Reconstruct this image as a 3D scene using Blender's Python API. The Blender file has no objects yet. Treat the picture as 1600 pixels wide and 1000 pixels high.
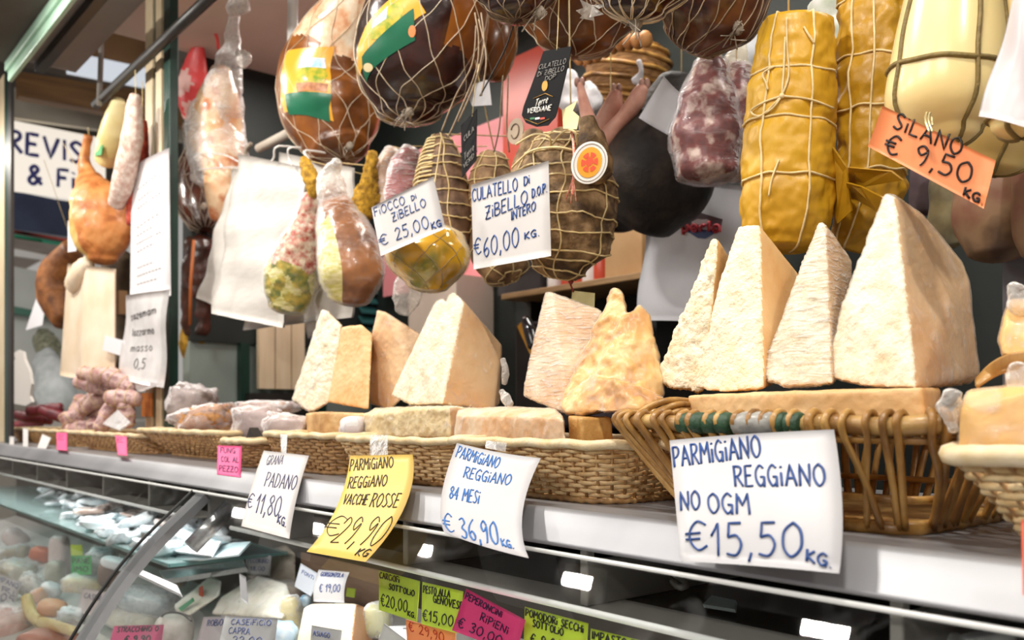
import bpy, bmesh, math, random
from mathutils import Vector, noise, Matrix
PI = math.pi
V = Vector
SC = bpy.context.scene
COL = SC.collection

# ------------------------------------------------------------------ camera, world, lights, exposure
F = 1400.0                                # focal length in pixels of the 1600 px wide frame
EYE = V((0.0, 0.0, 1.42))
TH = math.radians(40.36)
FWD = V((-math.cos(TH), math.sin(TH), 0)); RGT = V((math.sin(TH), math.cos(TH), 0)); UP = V((0, 0, 1))
HZ = 648.0                                # image row of the horizon

cd = bpy.data.cameras.new('camera'); cam = bpy.data.objects.new('camera', cd); COL.objects.link(cam)
cd.sensor_width = 36.0; cd.lens = F / 1600 * 36.0
cd.shift_y = (HZ - 500) / 1600.0
cam.location = EYE; cam.rotation_euler = (PI / 2, 0, math.atan2(-FWD.x, FWD.y))
cd.clip_start = 0.02; cd.clip_end = 100
cd.dof.use_dof = True; cd.dof.focus_distance = 1.22; cd.dof.aperture_fstop = 5.6
SC.camera = cam

SC.view_settings.view_transform = 'Standard'; SC.view_settings.look = 'None'
SC.view_settings.gamma = 1.0; SC.view_settings.use_curve_mapping = False
SC.view_settings.exposure = -0.35

w = bpy.data.worlds.new('market_hall_light'); SC.world = w; w.use_nodes = True
bg = w.node_tree.nodes['Background']; bg.inputs[0].default_value = (1.0, 0.95, 0.89, 1); bg.inputs[1].default_value = 0.5
SC.cycles.max_bounces = 8; SC.cycles.transparent_max_bounces = 24
SC.cycles.use_denoising = True

def area(name, loc, target, sx, sy, power, col=(1, .95, .87)):
    l = bpy.data.lights.new(name, 'AREA'); l.shape = 'RECTANGLE'; l.size = sx; l.size_y = sy; l.energy = power; l.color = col
    o = bpy.data.objects.new(name, l); COL.objects.link(o); o.location = loc
    d = V(target) - V(loc); o.rotation_euler = d.to_track_quat('-Z', 'Y').to_euler()
    return o
# a row of spot lamps under the awning above the customers, aimed at the counter
LAMPS = [(-.32 + .89 * k, .45) for k in range(-5, 2)]
for i, (lx, ly) in enumerate(LAMPS):
    area('awning_lamp_light', (lx, ly, 2.66), (lx, .85, 1.35), .13, .03, 13)
# ceiling lamps inside the stall
for lx in (-3.0, -1.7, -.4):
    area('stall_lamp_light', (lx, 1.70, 2.84), (lx, 1.6, 0), .5, .2, 11)
# unseen fill lights added over the aisle to brighten the counter front
for lx in (-4.2, -2.6, -1.0, .6):
    area('aisle_fill_light', (lx, -1.5, 2.9), (lx, 1.1, 1.3), 1.0, .3, 19, (1, .95, .88))
# light strip under the front ledge, inside the glass case
area('case_strip_light', (-2.6, .74, 1.192), (-2.6, .78, 0), 5.6, .03, 15, (1, .98, .96))

def ray(px, py): return FWD + RGT * ((px - 800) / F) + UP * ((HZ - py) / F)
def P(px, py, y):                          # the point of the plane y = const seen at a picture position
    r = ray(px, py); return EYE + r * (y / r.y)
def PX(px, py, x):
    r = ray(px, py); return EYE + r * (x / r.x)
def PZ(px, py, z):
    r = ray(px, py); return EYE + r * ((z - EYE.z) / r.z)
def proj(p):
    d = V(p) - EYE; z = d.dot(FWD); return 800 + F * d.dot(RGT) / z, HZ - F * d.z / z
def depth(px, y): return y / ray(px, HZ).y
def pxm(px, y): return depth(px, y) / F    # metres per pixel there

# ------------------------------------------------------------------ materials
def lin(h):
    if isinstance(h, str):
        h = h.lstrip('#'); c = [int(h[i:i + 2], 16) / 255 for i in (0, 2, 4)]
    else: c = h
    return tuple(x / 12.92 if x <= .04045 else ((x + .055) / 1.055) ** 2.4 for x in c) + (1,)
MATS = {}
def M(name, c1, c2=None, scale=25, rough=.55, bump=0, bscale=80, metal=0, coat=0, sss=0, lo=.35, hi=.65, detail=4, spec=.5, stretch=None, c3=None, trans=0):
    if name in MATS: return MATS[name]
    m = bpy.data.materials.new(name); m.use_nodes = True; nt = m.node_tree; b = nt.nodes['Principled BSDF']
    b.inputs['Roughness'].default_value = rough; b.inputs['Metallic'].default_value = metal
    b.inputs['Coat Weight'].default_value = coat; b.inputs['Coat Roughness'].default_value = .15
    b.inputs['Specular IOR Level'].default_value = spec
    if trans: b.inputs['Transmission Weight'].default_value = trans
    if sss:
        b.inputs['Subsurface Weight'].default_value = sss; b.inputs['Subsurface Radius'].default_value = (.012, .006, .003); b.inputs['Subsurface Scale'].default_value = 1
    b.inputs['Base Color'].default_value = lin(c1)
    tc = nt.nodes.new('ShaderNodeTexCoord'); mp = nt.nodes.new('ShaderNodeMapping')
    nt.links.new(tc.outputs['Object'], mp.inputs[0])
    if stretch: mp.inputs['Scale'].default_value = stretch
    if c2:
        n = nt.nodes.new('ShaderNodeTexNoise'); n.inputs['Scale'].default_value = scale; n.inputs['Detail'].default_value = detail
        nt.links.new(mp.outputs[0], n.inputs['Vector'])
        r = nt.nodes.new('ShaderNodeValToRGB'); r.color_ramp.elements[0].position = lo; r.color_ramp.elements[1].position = hi
        r.color_ramp.elements[0].color = lin(c1); r.color_ramp.elements[1].color = lin(c2)
        if c3:
            e = r.color_ramp.elements.new((lo + hi) / 2); e.color = lin(c3)
        nt.links.new(n.outputs['Fac'], r.inputs[0]); nt.links.new(r.outputs[0], b.inputs['Base Color'])
    if bump:
        n2 = nt.nodes.new('ShaderNodeTexNoise'); n2.inputs['Scale'].default_value = bscale; n2.inputs['Detail'].default_value = 4
        nt.links.new(mp.outputs[0], n2.inputs['Vector'])
        bp = nt.nodes.new('ShaderNodeBump'); bp.inputs['Strength'].default_value = bump; bp.inputs['Distance'].default_value = .004
        nt.links.new(n2.outputs['Fac'], bp.inputs['Height']); nt.links.new(bp.outputs[0], b.inputs['Normal'])
    MATS[name] = m; return m
def film(name, tint='#ffffff', haze=.1, wr=.5, wscale=40, gloss=.08, stretch=None, edge=.55):
    """thin clear plastic: see-through, glossy, whiter where it creases or is seen edge on"""
    if name in MATS: return MATS[name]
    m = bpy.data.materials.new(name); m.use_nodes = True; nt = m.node_tree; b = nt.nodes['Principled BSDF']
    out = nt.nodes['Material Output']
    b.inputs['Base Color'].default_value = lin(tint); b.inputs['Roughness'].default_value = gloss
    tr = nt.nodes.new('ShaderNodeBsdfTransparent'); tr.inputs[0].default_value = lin(tint)
    mx = nt.nodes.new('ShaderNodeMixShader'); lw = nt.nodes.new('ShaderNodeLayerWeight'); lw.inputs['Blend'].default_value = .14
    tc = nt.nodes.new('ShaderNodeTexCoord'); mp = nt.nodes.new('ShaderNodeMapping'); nt.links.new(tc.outputs['Object'], mp.inputs[0])
    if stretch: mp.inputs['Scale'].default_value = stretch
    n = nt.nodes.new('ShaderNodeTexNoise'); n.inputs['Scale'].default_value = wscale; n.inputs['Detail'].default_value = 3; n.inputs['Distortion'].default_value = .8
    nt.links.new(mp.outputs[0], n.inputs['Vector'])
    bp = nt.nodes.new('ShaderNodeBump'); bp.inputs['Strength'].default_value = wr; bp.inputs['Distance'].default_value = .01
    nt.links.new(n.outputs['Fac'], bp.inputs['Height']); nt.links.new(bp.outputs[0], b.inputs['Normal']); nt.links.new(bp.outputs[0], lw.inputs['Normal'])
    mr = nt.nodes.new('ShaderNodeMapRange'); mr.inputs['From Min'].default_value = .55; mr.inputs['From Max'].default_value = .75
    mr.inputs['To Min'].default_value = haze; mr.inputs['To Max'].default_value = min(1, haze * 2.2 + .1)
    nt.links.new(n.outputs['Fac'], mr.inputs[0])
    ma = nt.nodes.new('ShaderNodeMath'); ma.operation = 'MULTIPLY_ADD'; ma.inputs[1].default_value = edge; ma.use_clamp = True
    nt.links.new(lw.outputs['Fresnel'], ma.inputs[0]); nt.links.new(mr.outputs[0], ma.inputs[2])
    nt.links.new(ma.outputs[0], mx.inputs[0]); nt.links.new(tr.outputs[0], mx.inputs[1]); nt.links.new(b.outputs[0], mx.inputs[2])
    nt.links.new(mx.outputs[0], out.inputs['Surface'])
    MATS[name] = m; return m
def glow(name, col, s):
    if name in MATS: return MATS[name]
    m = bpy.data.materials.new(name); m.use_nodes = True; b = m.node_tree.nodes['Principled BSDF']
    b.inputs['Base Color'].default_value = lin(col); b.inputs['Emission Color'].default_value = lin(col); b.inputs['Emission Strength'].default_value = s
    MATS[name] = m; return m

# ------------------------------------------------------------------ mesh building
def cr(a, b, c, d, t):                     # Catmull-Rom
    return .5 * ((2 * b) + (c - a) * t + (2 * a - 5 * b + 4 * c - d) * t * t + (3 * b - a - 3 * c + d) * t * t * t)
def smooth(pts, n=6, closed=False):
    pts = [V(p) for p in pts]
    if len(pts) < 3: return pts
    out = []; L = len(pts)
    for i in range(L if closed else L - 1):
        g = (lambda k: pts[k % L]) if closed else (lambda k: pts[max(0, min(L - 1, k))])
        for j in range(n): out.append(cr(g(i - 1), g(i), g(i + 1), g(i + 2), j / n))
    if not closed: out.append(pts[-1])
    return out
class MB:
    def __init__(s): s.v = []; s.f = []; s.m = []
    def face(s, idx, mi=0): s.f.append(tuple(idx)); s.m.append(mi)
    def poly(s, pts, mi=0):
        b = len(s.v); s.v += [V(p) for p in pts]; s.face(range(b, b + len(pts)), mi)
    def grid(s, fn, nu, nv, mi=0, cu=False, cv=False):
        b = len(s.v); U = nu if cu else nu + 1; W = nv if cv else nv + 1
        for i in range(U):
            for j in range(W): s.v.append(V(fn(i / nu, j / nv)))
        for i in range(nu):
            for j in range(nv):
                i2 = (i + 1) % U; j2 = (j + 1) % W
                s.face((b + i * W + j, b + i2 * W + j, b + i2 * W + j2, b + i * W + j2), mi)
        return b
    def tube(s, pts, r, n=6, mi=0, closed=False, cap=True, flat=1.0):
        pts = [V(p) for p in pts]; L = len(pts)
        if L < 2: return
        b = len(s.v); pn = None
        for i, p in enumerate(pts):
            t = (pts[(i + 1) % L] - pts[i - 1]) if closed else (pts[min(L - 1, i + 1)] - pts[max(0, i - 1)])
            if t.length < 1e-9: t = V((0, 0, 1))
            t.normalize()
            if pn is None:
                pn = t.orthogonal().normalized() if abs(t.z) > .95 else V((0, 0, 1)).cross(t).cross(t).normalized()
            pn = pn - t * pn.dot(t)
            if pn.length < 1e-6: pn = t.orthogonal()
            pn.normalize(); q = t.cross(pn)
            rr = r[i] if isinstance(r, (list, tuple)) else r
            for k in range(n):
                a = 2 * PI * k / n; s.v.append(p + pn * (math.cos(a) * rr) + q * (math.sin(a) * rr * flat))
        for i in range(L if closed else L - 1):
            for k in range(n):
                i2 = (i + 1) % L
                s.face((b + i * n + k, b + i * n + (k + 1) % n, b + i2 * n + (k + 1) % n, b + i2 * n + k), mi)
        if cap and not closed:
            s.face([b + k for k in range(n)][::-1], mi); s.face([b + (L - 1) * n + k for k in range(n)], mi)
    def hexa(s, p, mi=0):                  # p: four bottom corners, then four top corners
        b = len(s.v); s.v += [V(q) for q in p]
        for f in ((0, 3, 2, 1), (4, 5, 6, 7), (0, 1, 5, 4), (1, 2, 6, 5), (2, 3, 7, 6), (3, 0, 4, 7)): s.face([b + k for k in f], mi)
    def box(s, x0, y0, z0, x1, y1, z1, mi=0):
        s.hexa([(x0, y0, z0), (x1, y0, z0), (x1, y1, z0), (x0, y1, z0), (x0, y0, z1), (x1, y0, z1), (x1, y1, z1), (x0, y1, z1)], mi)
    def obox(s, c, ex, ey, ez, mi=0):      # oriented box from half-axis vectors
        c = V(c); s.hexa([c - ex - ey - ez, c + ex - ey - ez, c + ex + ey - ez, c - ex + ey - ez, c - ex - ey + ez, c + ex - ey + ez, c + ex + ey + ez, c - ex + ey + ez], mi)
    def prism(s, pts, d, mi=0):            # a flat outline given thickness d (a vector)
        b = len(s.v); n = len(pts); s.v += [V(p) for p in pts] + [V(p) + V(d) for p in pts]
        s.face(range(b, b + n), mi); s.face([b + n + k for k in range(n)][::-1], mi)
        for k in range(n): s.face((b + k, b + (k + 1) % n, b + n + (k + 1) % n, b + n + k), mi)
    def ball(s, c, r, n=10, mi=0, sc=(1, 1, 1)):
        c = V(c)
        s.grid(lambda u, v: c + V((r * sc[0] * math.sin(PI * u) * math.cos(2 * PI * v), r * sc[1] * math.sin(PI * u) * math.sin(2 * PI * v), r * sc[2] * math.cos(PI * u))), n, n * 2, mi, cv=True)
    def mesh(s, name, mats, org, sm):
        me = bpy.data.meshes.new(name); me.from_pydata([tuple(p - org) for p in s.v], [], s.f)
        for m in mats: me.materials.append(m)
        me.polygons.foreach_set('material_index', s.m)
        me.polygons.foreach_set('use_smooth', [sm] * len(s.f)); me.update()
        return me
ORG = {}
def tag(o, label=None, cat=None, group=None, kind=None):
    if label: o['label'] = label
    if cat: o['category'] = cat
    if group: o['group'] = group
    if kind: o['kind'] = kind
    return o
def thing(name, label, cat, loc, group=None):
    o = bpy.data.objects.new(name, None); COL.objects.link(o); o.location = V(loc); o.empty_display_size = .05
    ORG[o.name] = V(loc); return tag(o, label, cat, group)
def part(name, mb, mat, parent, sm=True, label=None, bevel=0, kind=None):
    mats = mat if isinstance(mat, (list, tuple)) else [mat]
    org = ORG[parent.name]
    o = bpy.data.objects.new(name, mb.mesh(name, mats, org, sm)); COL.objects.link(o); o.parent = parent
    ORG[o.name] = org
    if bevel: bev(o, bevel)
    return tag(o, label, None, None, kind)
def single(name, mb, mat, label=None, cat=None, group=None, sm=True, bevel=0, kind=None):
    mats = mat if isinstance(mat, (list, tuple)) else [mat]
    lo = V((min(p[i] for p in mb.v) for i in range(3))); hi = V((max(p[i] for p in mb.v) for i in range(3)))
    org = V(((lo.x + hi.x) / 2, (lo.y + hi.y) / 2, lo.z))
    o = bpy.data.objects.new(name, mb.mesh(name, mats, org, sm)); COL.objects.link(o); o.location = org
    ORG[o.name] = org
    if bevel: bev(o, bevel)
    return tag(o, label, cat, group, kind)
def bev(o, w, seg=2):
    b = o.modifiers.new('bevel', 'BEVEL'); b.width = w; b.segments = seg; b.limit_method = 'ANGLE'
def struct(name, mb, mat, sm=False, bevel=0): return single(name, mb, mat, None, None, None, sm, bevel, 'structure')

class Surf:
    """a round solid along an axis: stations of (picture x, picture y, half width in pixels[, y plane])"""
    def __init__(s, st, y, depth=1.0, amp=0, ns=12, seed=0, c0=.7, c1=.7, fn=None, world=None):
        C = []; R = []
        if world:
            for p, r in world: C.append(V(p)); R.append(r)
        else:
            for q in st:
                yy = q[3] if len(q) > 3 else y
                C.append(P(q[0], q[1], yy)); R.append(q[2] * pxm(q[0], yy))
        if c0 and R[0] > 0:
            t = (C[0] - C[1]).normalized(); r0 = R[0]; c = C[0]
            C = [c + t * (r0 * c0), c + t * (r0 * c0 * .92), c + t * (r0 * c0 * .7), c + t * (r0 * c0 * .4)] + C; R = [0, r0 * .4, r0 * .71, r0 * .92] + R
        if c1 and R[-1] > 0:
            t = (C[-1] - C[-2]).normalized(); r0 = R[-1]; c = C[-1]
            C = C + [c + t * (r0 * c1 * .4), c + t * (r0 * c1 * .7), c + t * (r0 * c1 * .92), c + t * (r0 * c1)]; R = R + [r0 * .92, r0 * .71, r0 * .4, 0]
        s.C = C; s.R = R; s.depth = depth; s.amp = amp; s.ns = ns; s.seed = seed; s.fn = fn
        d = [0]
        for i in range(1, len(C)): d.append(d[-1] + (C[i] - C[i - 1]).length + abs(R[i] - R[i - 1]) * .8)
        s.d = [x / d[-1] for x in d]; s.len = d[-1]
    def ctr(s, u):
        u = max(0, min(1, u)); i = 0
        while i < len(s.d) - 2 and u > s.d[i + 1]: i += 1
        t = (u - s.d[i]) / max(1e-9, s.d[i + 1] - s.d[i]); g = lambda a, k: a[max(0, min(len(a) - 1, k))]
        c = cr(g(s.C, i - 1), g(s.C, i), g(s.C, i + 1), g(s.C, i + 2), t)
        r = cr(g(s.R, i - 1), g(s.R, i), g(s.R, i + 1), g(s.R, i + 2), t)
        tg = g(s.C, i + 2) * t + g(s.C, i + 1) * (1 - t) - g(s.C, i) * t - g(s.C, i - 1) * (1 - t)
        if tg.length < 1e-7: tg = s.C[-1] - s.C[0]
        return c, max(0, r), tg.normalized()
    def pt(s, u, v, off=0):
        c, r, t = s.ctr(u)
        e2 = -FWD - t * (-FWD).dot(t); e2.normalize(); e1 = e2.cross(t); e1.normalize()
        if e1.dot(RGT) < -.05: e1 = -e1
        a = 2 * PI * v
        k = s.fn(u, v) if s.fn else 1.0
        p = c + e1 * (math.cos(a) * (r * k + off)) + e2 * (math.sin(a) * (r * k * s.depth + off))
        if s.amp and r > 0:
            d = p - c
            if d.length > 1e-6:
                q = p * s.ns + V((s.seed * 7.3, s.seed * 3.1, 0))
                p = p + d.normalized() * (noise.noise(q) + .5 * noise.noise(q * 2.3)) * s.amp * min(1, r / .02)
        return p
    def uv_at(s, u, px):                   # nothing hidden: angle that faces the camera side at a share of the half width
        return math.acos(max(-1, min(1, px))) / (2 * PI)
    def body(s, nu=36, nv=32, mb=None, mi=0, off=0, mfn=None):
        mb = mb or MB(); k = len(mb.m); mb.grid(lambda u, v: s.pt(u, v, off), nu, nv, mi, cv=True)
        if mfn:
            for i in range(nu):
                for j in range(nv): mb.m[k + i * nv + j] = mfn((i + .5) / nu, (j + .5) / nv, s.pt((i + .5) / nu, (j + .5) / nv))
        return mb
    def at(s, px, py):                     # (side, u) of the skin seen at a picture position
        best = None
        for i in range(1, 80):
            u = i / 80
            for j in range(-19, 20):
                sx = j / 20; q = proj(s.pt(u, s.uv_at(u, sx))); d = (q[0] - px) ** 2 + (q[1] - py) ** 2
                if best is None or d < best[0]: best = (d, sx, u)
        return best[1], best[2]
    def quad(s, *px): return [s.at(*q) for q in px]
    def u_at(s, py):
        return min((abs(proj(s.ctr(i / 200)[0])[1] - py), i / 200) for i in range(1, 200))[1]
    def patch(s, quad, off=.0015, n=12, mb=None, mi=0, oval=False):
        """a label lying on the skin; quad: four (side, u) corners, side -1 left .. 1 right on the camera side"""
        mb = mb or MB()
        def f(a, b):
            if oval:
                ang = 2 * PI * b; x = .5 + .5 * a * math.cos(ang); y = .5 + .5 * a * math.sin(ang)
            else: x, y = a, b
            (x0, y0), (x1, y1), (x2, y2), (x3, y3) = quad
            sx = (x0 * (1 - x) + x1 * x) * (1 - y) + (x3 * (1 - x) + x2 * x) * y
            u = (y0 * (1 - x) + y1 * x) * (1 - y) + (y3 * (1 - x) + y2 * x) * y
            return s.pt(u, s.uv_at(u, sx), off)
        mb.grid(f, n, n * (2 if oval else 1), mi, cv=oval)
        return mb
    def sxy(s, quad, x, y, off=.002):
        (x0, y0), (x1, y1), (x2, y2), (x3, y3) = quad
        sx = (x0 * (1 - x) + x1 * x) * (1 - y) + (x3 * (1 - x) + x2 * x) * y
        u = (y0 * (1 - x) + y1 * x) * (1 - y) + (y3 * (1 - x) + y2 * x) * y
        return s.pt(u, s.uv_at(u, sx), off)
    def net(s, n=10, twist=.6, u0=.02, u1=.98, r=.001, mb=None, steps=40, off=.001):
        mb = mb or MB()
        for sg in (1, -1):
            for i in range(n):
                pts = []
                for k in range(steps + 1):
                    u = u0 + (u1 - u0) * k / steps
                    pts.append(s.pt(u, i / n + sg * twist * (u - u0) + .002 * math.sin(k * 1.1 + i), off))
                mb.tube(pts, r, 4, cap=False)
        return mb
    def ring(s, u, r=.0014, mb=None, off=.001, tilt=.0, ph=0, n=40, wob=.003):
        mb = mb or MB()
        mb.tube([s.pt(max(.01, min(.99, u + tilt * math.sin(2 * PI * k / n + ph) + wob * math.sin(k * .9 + ph * 3))), k / n, off) for k in range(n)], r, 5, closed=True)
        return mb
    def line(s, v, u0, u1, r=.0014, mb=None, off=.001, dv=0, n=30, wob=.004):
        mb = mb or MB()
        mb.tube([s.pt(u0 + (u1 - u0) * k / n, v + dv * k / n + wob * math.sin(k * .7 + v * 9), off) for k in range(n + 1)], r, 5)
        return mb

# ------------------------------------------------------------------ handwriting
GL = {
'A': (.72, '0,0 .34,1 .72,0|.1,.36 .6,.36'), 'B': (.58, '0,0 0,1|~0,1 .45,.92 .42,.6 .04,.53 .56,.4 .5,.06 0,0'),
'C': (.62, '~.6,.86 .36,1 .06,.72 .04,.32 .3,0 .62,.16'), 'D': (.66, '.04,0 .04,1|~.0,1 .46,.88 .66,.5 .46,.1 0,0'),
'E': (.52, '.52,1 .03,1 0,0 .52,.02|.02,.53 .42,.53'), 'F': (.5, '0,0 .02,1 .54,1|.02,.55 .42,.55'),
'G': (.66, '~.6,.86 .34,1 .04,.7 .04,.3 .32,0 .58,.2|.36,.44 .62,.44 .6,-.04'), 'H': (.62, '0,0 0,1|.62,0 .62,1|0,.5 .62,.52'),
'I': (.08, '.04,0 .04,1'), 'i': (.1, '.05,0 .05,.62|.04,.86 .07,.92'), 'K': (.6, '.04,0 .04,1|.58,1 .06,.45 .62,0'),
'L': (.52, '.04,1 0,.02 .52,.04'), 'M': (.78, '0,0 .06,1 .38,.42 .7,1 .78,0'), 'N': (.68, '0,0 .03,1 .62,0 .68,1'),
'O': (.7, '~.38,1 .06,.75 .04,.3 .34,0 .66,.3 .64,.75 .38,1'), 'P': (.56, '.04,0 .02,1|~-.04,1 .46,.96 .54,.7 .3,.48 .02,.45'),
'Q': (.7, '~.38,1 .06,.75 .04,.3 .34,0 .66,.3 .64,.75 .38,1|.45,.2 .72,-.1'), 'R': (.6, '.04,0 .02,1|~-.04,1 .46,.96 .52,.72 .3,.52 .02,.5|.2,.5 .62,0'),
'S': (.54, '~.54,.88 .28,1 .06,.8 .26,.54 .5,.28 .3,.02 0,.1'), 'T': (.62, '0,1 .64,1|.32,1 .3,0'), 'U': (.62, '~0,1 .04,.2 .3,0 .56,.2 .62,1'),
'V': (.66, '0,1 .3,0 .66,1'), 'X': (.6, '0,0 .6,1|0,1 .6,0'), 'Z': (.6, '0,1 .6,1 .02,0 .62,.02|.12,.5 .5,.54'),
'0': (.62, '~.34,1 .05,.74 .04,.26 .3,0 .58,.28 .56,.76 .34,1'), '1': (.34, '0,.62 .26,1 .24,0'), '2': (.56, '~.02,.76 .26,1 .52,.76 .3,.36 0,.02|0,.02 .58,.04'),
'3': (.52, '~.02,.9 .3,1 .46,.78 .2,.55 .5,.34 .32,.02 0,.08'), '4': (.58, '.42,0 .42,1 0,.34 .58,.36'), '5': (.54, '.52,1 .1,1 .06,.58|~.06,.58 .36,.62 .52,.34 .34,.02 0,.06'),
'6': (.54, '~.46,1 .12,.66 .04,.26 .28,0 .52,.22 .34,.46 .06,.3'), '7': (.52, '0,1 .52,1 .2,0|.14,.5 .44,.52'), '8': (.54, '~.28,.54 .04,.78 .28,1 .5,.78 .26,.52 .02,.24 .28,0 .54,.24 .28,.54'),
'9': (.52, '~.48,.82 .24,1 .02,.78 .22,.52 .48,.76 .44,.3 .3,0'), '€': (.62, '~.62,.86 .36,1 .12,.7 .12,.3 .36,0 .64,.14|-.04,.6 .44,.6|-.04,.4 .42,.4'),
'.': (.1, '.04,0 .07,.05'), ',': (.14, '.1,.1 .02,-.18'), "'": (.1, '.05,1 .03,.8'), ' ': (.34, ''), '&': (.66, '~.66,0 .14,.72 .3,1 .46,.78 .04,.24 .26,0 .6,.4'),
'-': (.3, '0,.5 .3,.5'), 'a': (.46, '~.42,.56 .16,.6 .02,.26 .2,0 .42,.3|.42,.6 .46,0'), 'e': (.44, '~.02,.3 .42,.36 .24,.62 .02,.3 .2,0 .44,.12'), 'l': (.1, '.05,1 .05,0'),
'o': (.44, '~.24,.62 .02,.3 .22,0 .44,.3 .24,.62'), 'p': (.46, '.02,.6 .02,-.36|~.02,.5 .26,.62 .46,.3 .24,0 .02,.1'), 'r': (.34, '.02,.6 .02,0|~.02,.4 .16,.58 .34,.56'), 'n': (.44, '.02,.6 .02,0|~.02,.4 .22,.6 .42,.44 .44,0'),
'v': (.44, '0,.6 .22,0 .44,.6'), 'd': (.46, '~.44,.5 .16,.6 .02,.26 .2,0 .44,.2|.44,1 .44,0'), 'z': (.42, '0,.6 .42,.6 0,0 .44,0'), 't': (.34, '.14,.9 .14,.06 .32,.02|0,.6 .32,.6'), 'm': (.66, '.02,.6 .02,0|~.02,.4 .18,.6 .32,.42 .33,0|~.33,.4 .5,.6 .64,.42 .66,0'), 's': (.38, '~.36,.54 .18,.62 .04,.46 .34,.18 .16,0 .0,.08'), 'u': (.44, '~.02,.6 .04,.1 .22,0 .42,.2|.44,.6 .44,0'),
}
def strokes(text, sp=.23):
    x = 0; out = []
    for ch in text:
        wd, src = GL[ch]
        for s_ in (src.split('|') if src else []):
            sm_ = s_.startswith('~'); pts = [tuple(map(float, q.split(','))) for q in s_.lstrip('~').split()]
            v3 = [V((x + a, b, 0)) for a, b in pts]
            if sm_: v3 = smooth(v3, 5)
            else:                                # straight strokes are cut up so that they follow a bent sheet
                o = []
                for a, b in zip(v3, v3[1:]):
                    for k in range(3): o.append(a.lerp(b, k / 3))
                v3 = o + [v3[-1]]
            out.append(v3)
        x += wd + sp
    return out, max(.01, x - sp)
def write(mb, fn, lines, r, rnd=None):
    """fn(a, b, off): sheet coordinates (0..1 right, 0..1 up) to a point; lines: (text, a0, b0, a1, b1, height[, weight])"""
    for ln in lines:
        text, a0, b0, a1, b1, h = ln[:6]; k = ln[6] if len(ln) > 6 else 1
        st, wd = strokes(text)
        for s_ in st:
            mb.tube([fn(a0 + (a1 - a0) * p.x / wd, b0 + (b1 - b0) * p.x / wd + h * p.y, .0006) for p in s_], r * k, 4)
def bez(b, lo, mi, hi): return lo * ((2 * b - 1) * (b - 1)) + mi * (4 * b * (1 - b)) + hi * (b * (2 * b - 1))
def sheet(corners, bend=None, mid=None):
    """corners: TL TR BR BL points; mid: points half way down the left and right edge of a curling sheet;
    returns fn(a, b, off) on the sheet, its front towards the camera"""
    TL, TR, BR, BL = [V(c) for c in corners]
    nrm = (TR - TL).cross(BL - TL).normalized()
    if nrm.dot(EYE - TL) < 0: nrm = -nrm
    def fn(a, b, off=0):
        p = (BL.lerp(BR, a)).lerp(TL.lerp(TR, a), b) if not mid else bez(b, BL, V(mid[0]), TL).lerp(bez(b, BR, V(mid[1]), TR), a)
        if bend: p = p + nrm * bend(a, b)
        return p + nrm * off
    return fn
def sheet_mb(fn, na=8, nb=10, th=.0005):
    mb = MB()
    for o in (0, -th): mb.grid(lambda a, b: fn(a, b, o), na, nb)
    n1 = (na + 1) * (nb + 1); W = nb + 1
    edge = [i * W for i in range(na + 1)] + [na * W + j for j in range(1, nb + 1)] + [i * W + nb for i in range(na - 1, -1, -1)] + [j for j in range(nb - 1, 0, -1)]
    for k in range(len(edge)):
        p, q = edge[k], edge[(k + 1) % len(edge)]; mb.face((p, q, q + n1, p + n1))
    return mb
def sign(name, label, cat, px, ys, lines, paper, ink, r=.0011, bend=None, group=None, na=8, nb=12, th=.0005, textname='lettering', mid=None):
    if not isinstance(ys, (list, tuple)): ys = [ys] * 4
    cs = [P(a, b, y) for (a, b), y in zip(px, ys)]
    if mid: mid = [P(a, b, y) for a, b, y in mid]
    fn = sheet(cs, bend, mid)
    root = single(name, sheet_mb(fn, na, nb, th), paper, label, cat, group)
    if lines:
        mb = MB(); write(mb, fn, lines, r); part(textname, mb, ink, root)
    return root, fn
# ------------------------------------------------------------------ the setting
def S1(name, mat, *b, bevel=0):
    m = MB()
    for q in b: m.box(*q)
    return struct(name, m, mat, bevel=bevel)
m_floor = M('floor_tiles', '#8d8379', '#766c63', 3, .5)
m_ceil = M('ceiling_paint', '#e9e1d6', '#ddd4c9', 2, .8)
m_green = M('green_paint', '#12382e', '#0c2a22', 6, .35)
m_cream = M('cream_paint', '#d9c6a6', '#cdb896', 8, .45)
m_black = M('dark_wall_paint', '#0e1714', '#131d1a', 4, .6)
m_greyg = M('grey_green_panel', '#8a9690', '#7f8b86', 3, .5)
m_colm = M('column_plaster', '#c3b3a6', '#b7a698', 5, .8)
m_wood = M('shelf_wood', '#a9865c', '#8d6c45', 12, .5, stretch=(1, 8, 8))
m_dark = M('dark_metal', '#2a2624', '#1e1b1a', 9, .45)
m_white = M('white_plastic', '#efece8', None, rough=.35)
m_steel = M('brushed_steel', '#c9c9cb', '#b4b4b8', 40, .26, metal=.85, stretch=(.4, 6, 6))
m_pinkwall = M('pink_panel', '#e9939b', '#e48a90', 4, .5)
m_redwall = M('red_panel', '#cf4a33', '#c6432e', 4, .35)

S1('floor', m_floor, (-9.5, -3, -.1, 2, 4.2, 0))
S1('ceiling', m_ceil, (-3.6, .95, 2.88, 1.2, 2.3, 2.96))
S1('wall_back', m_black, (-3.6, 2.2, 0, 1.2, 2.3, 2.88))
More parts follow.
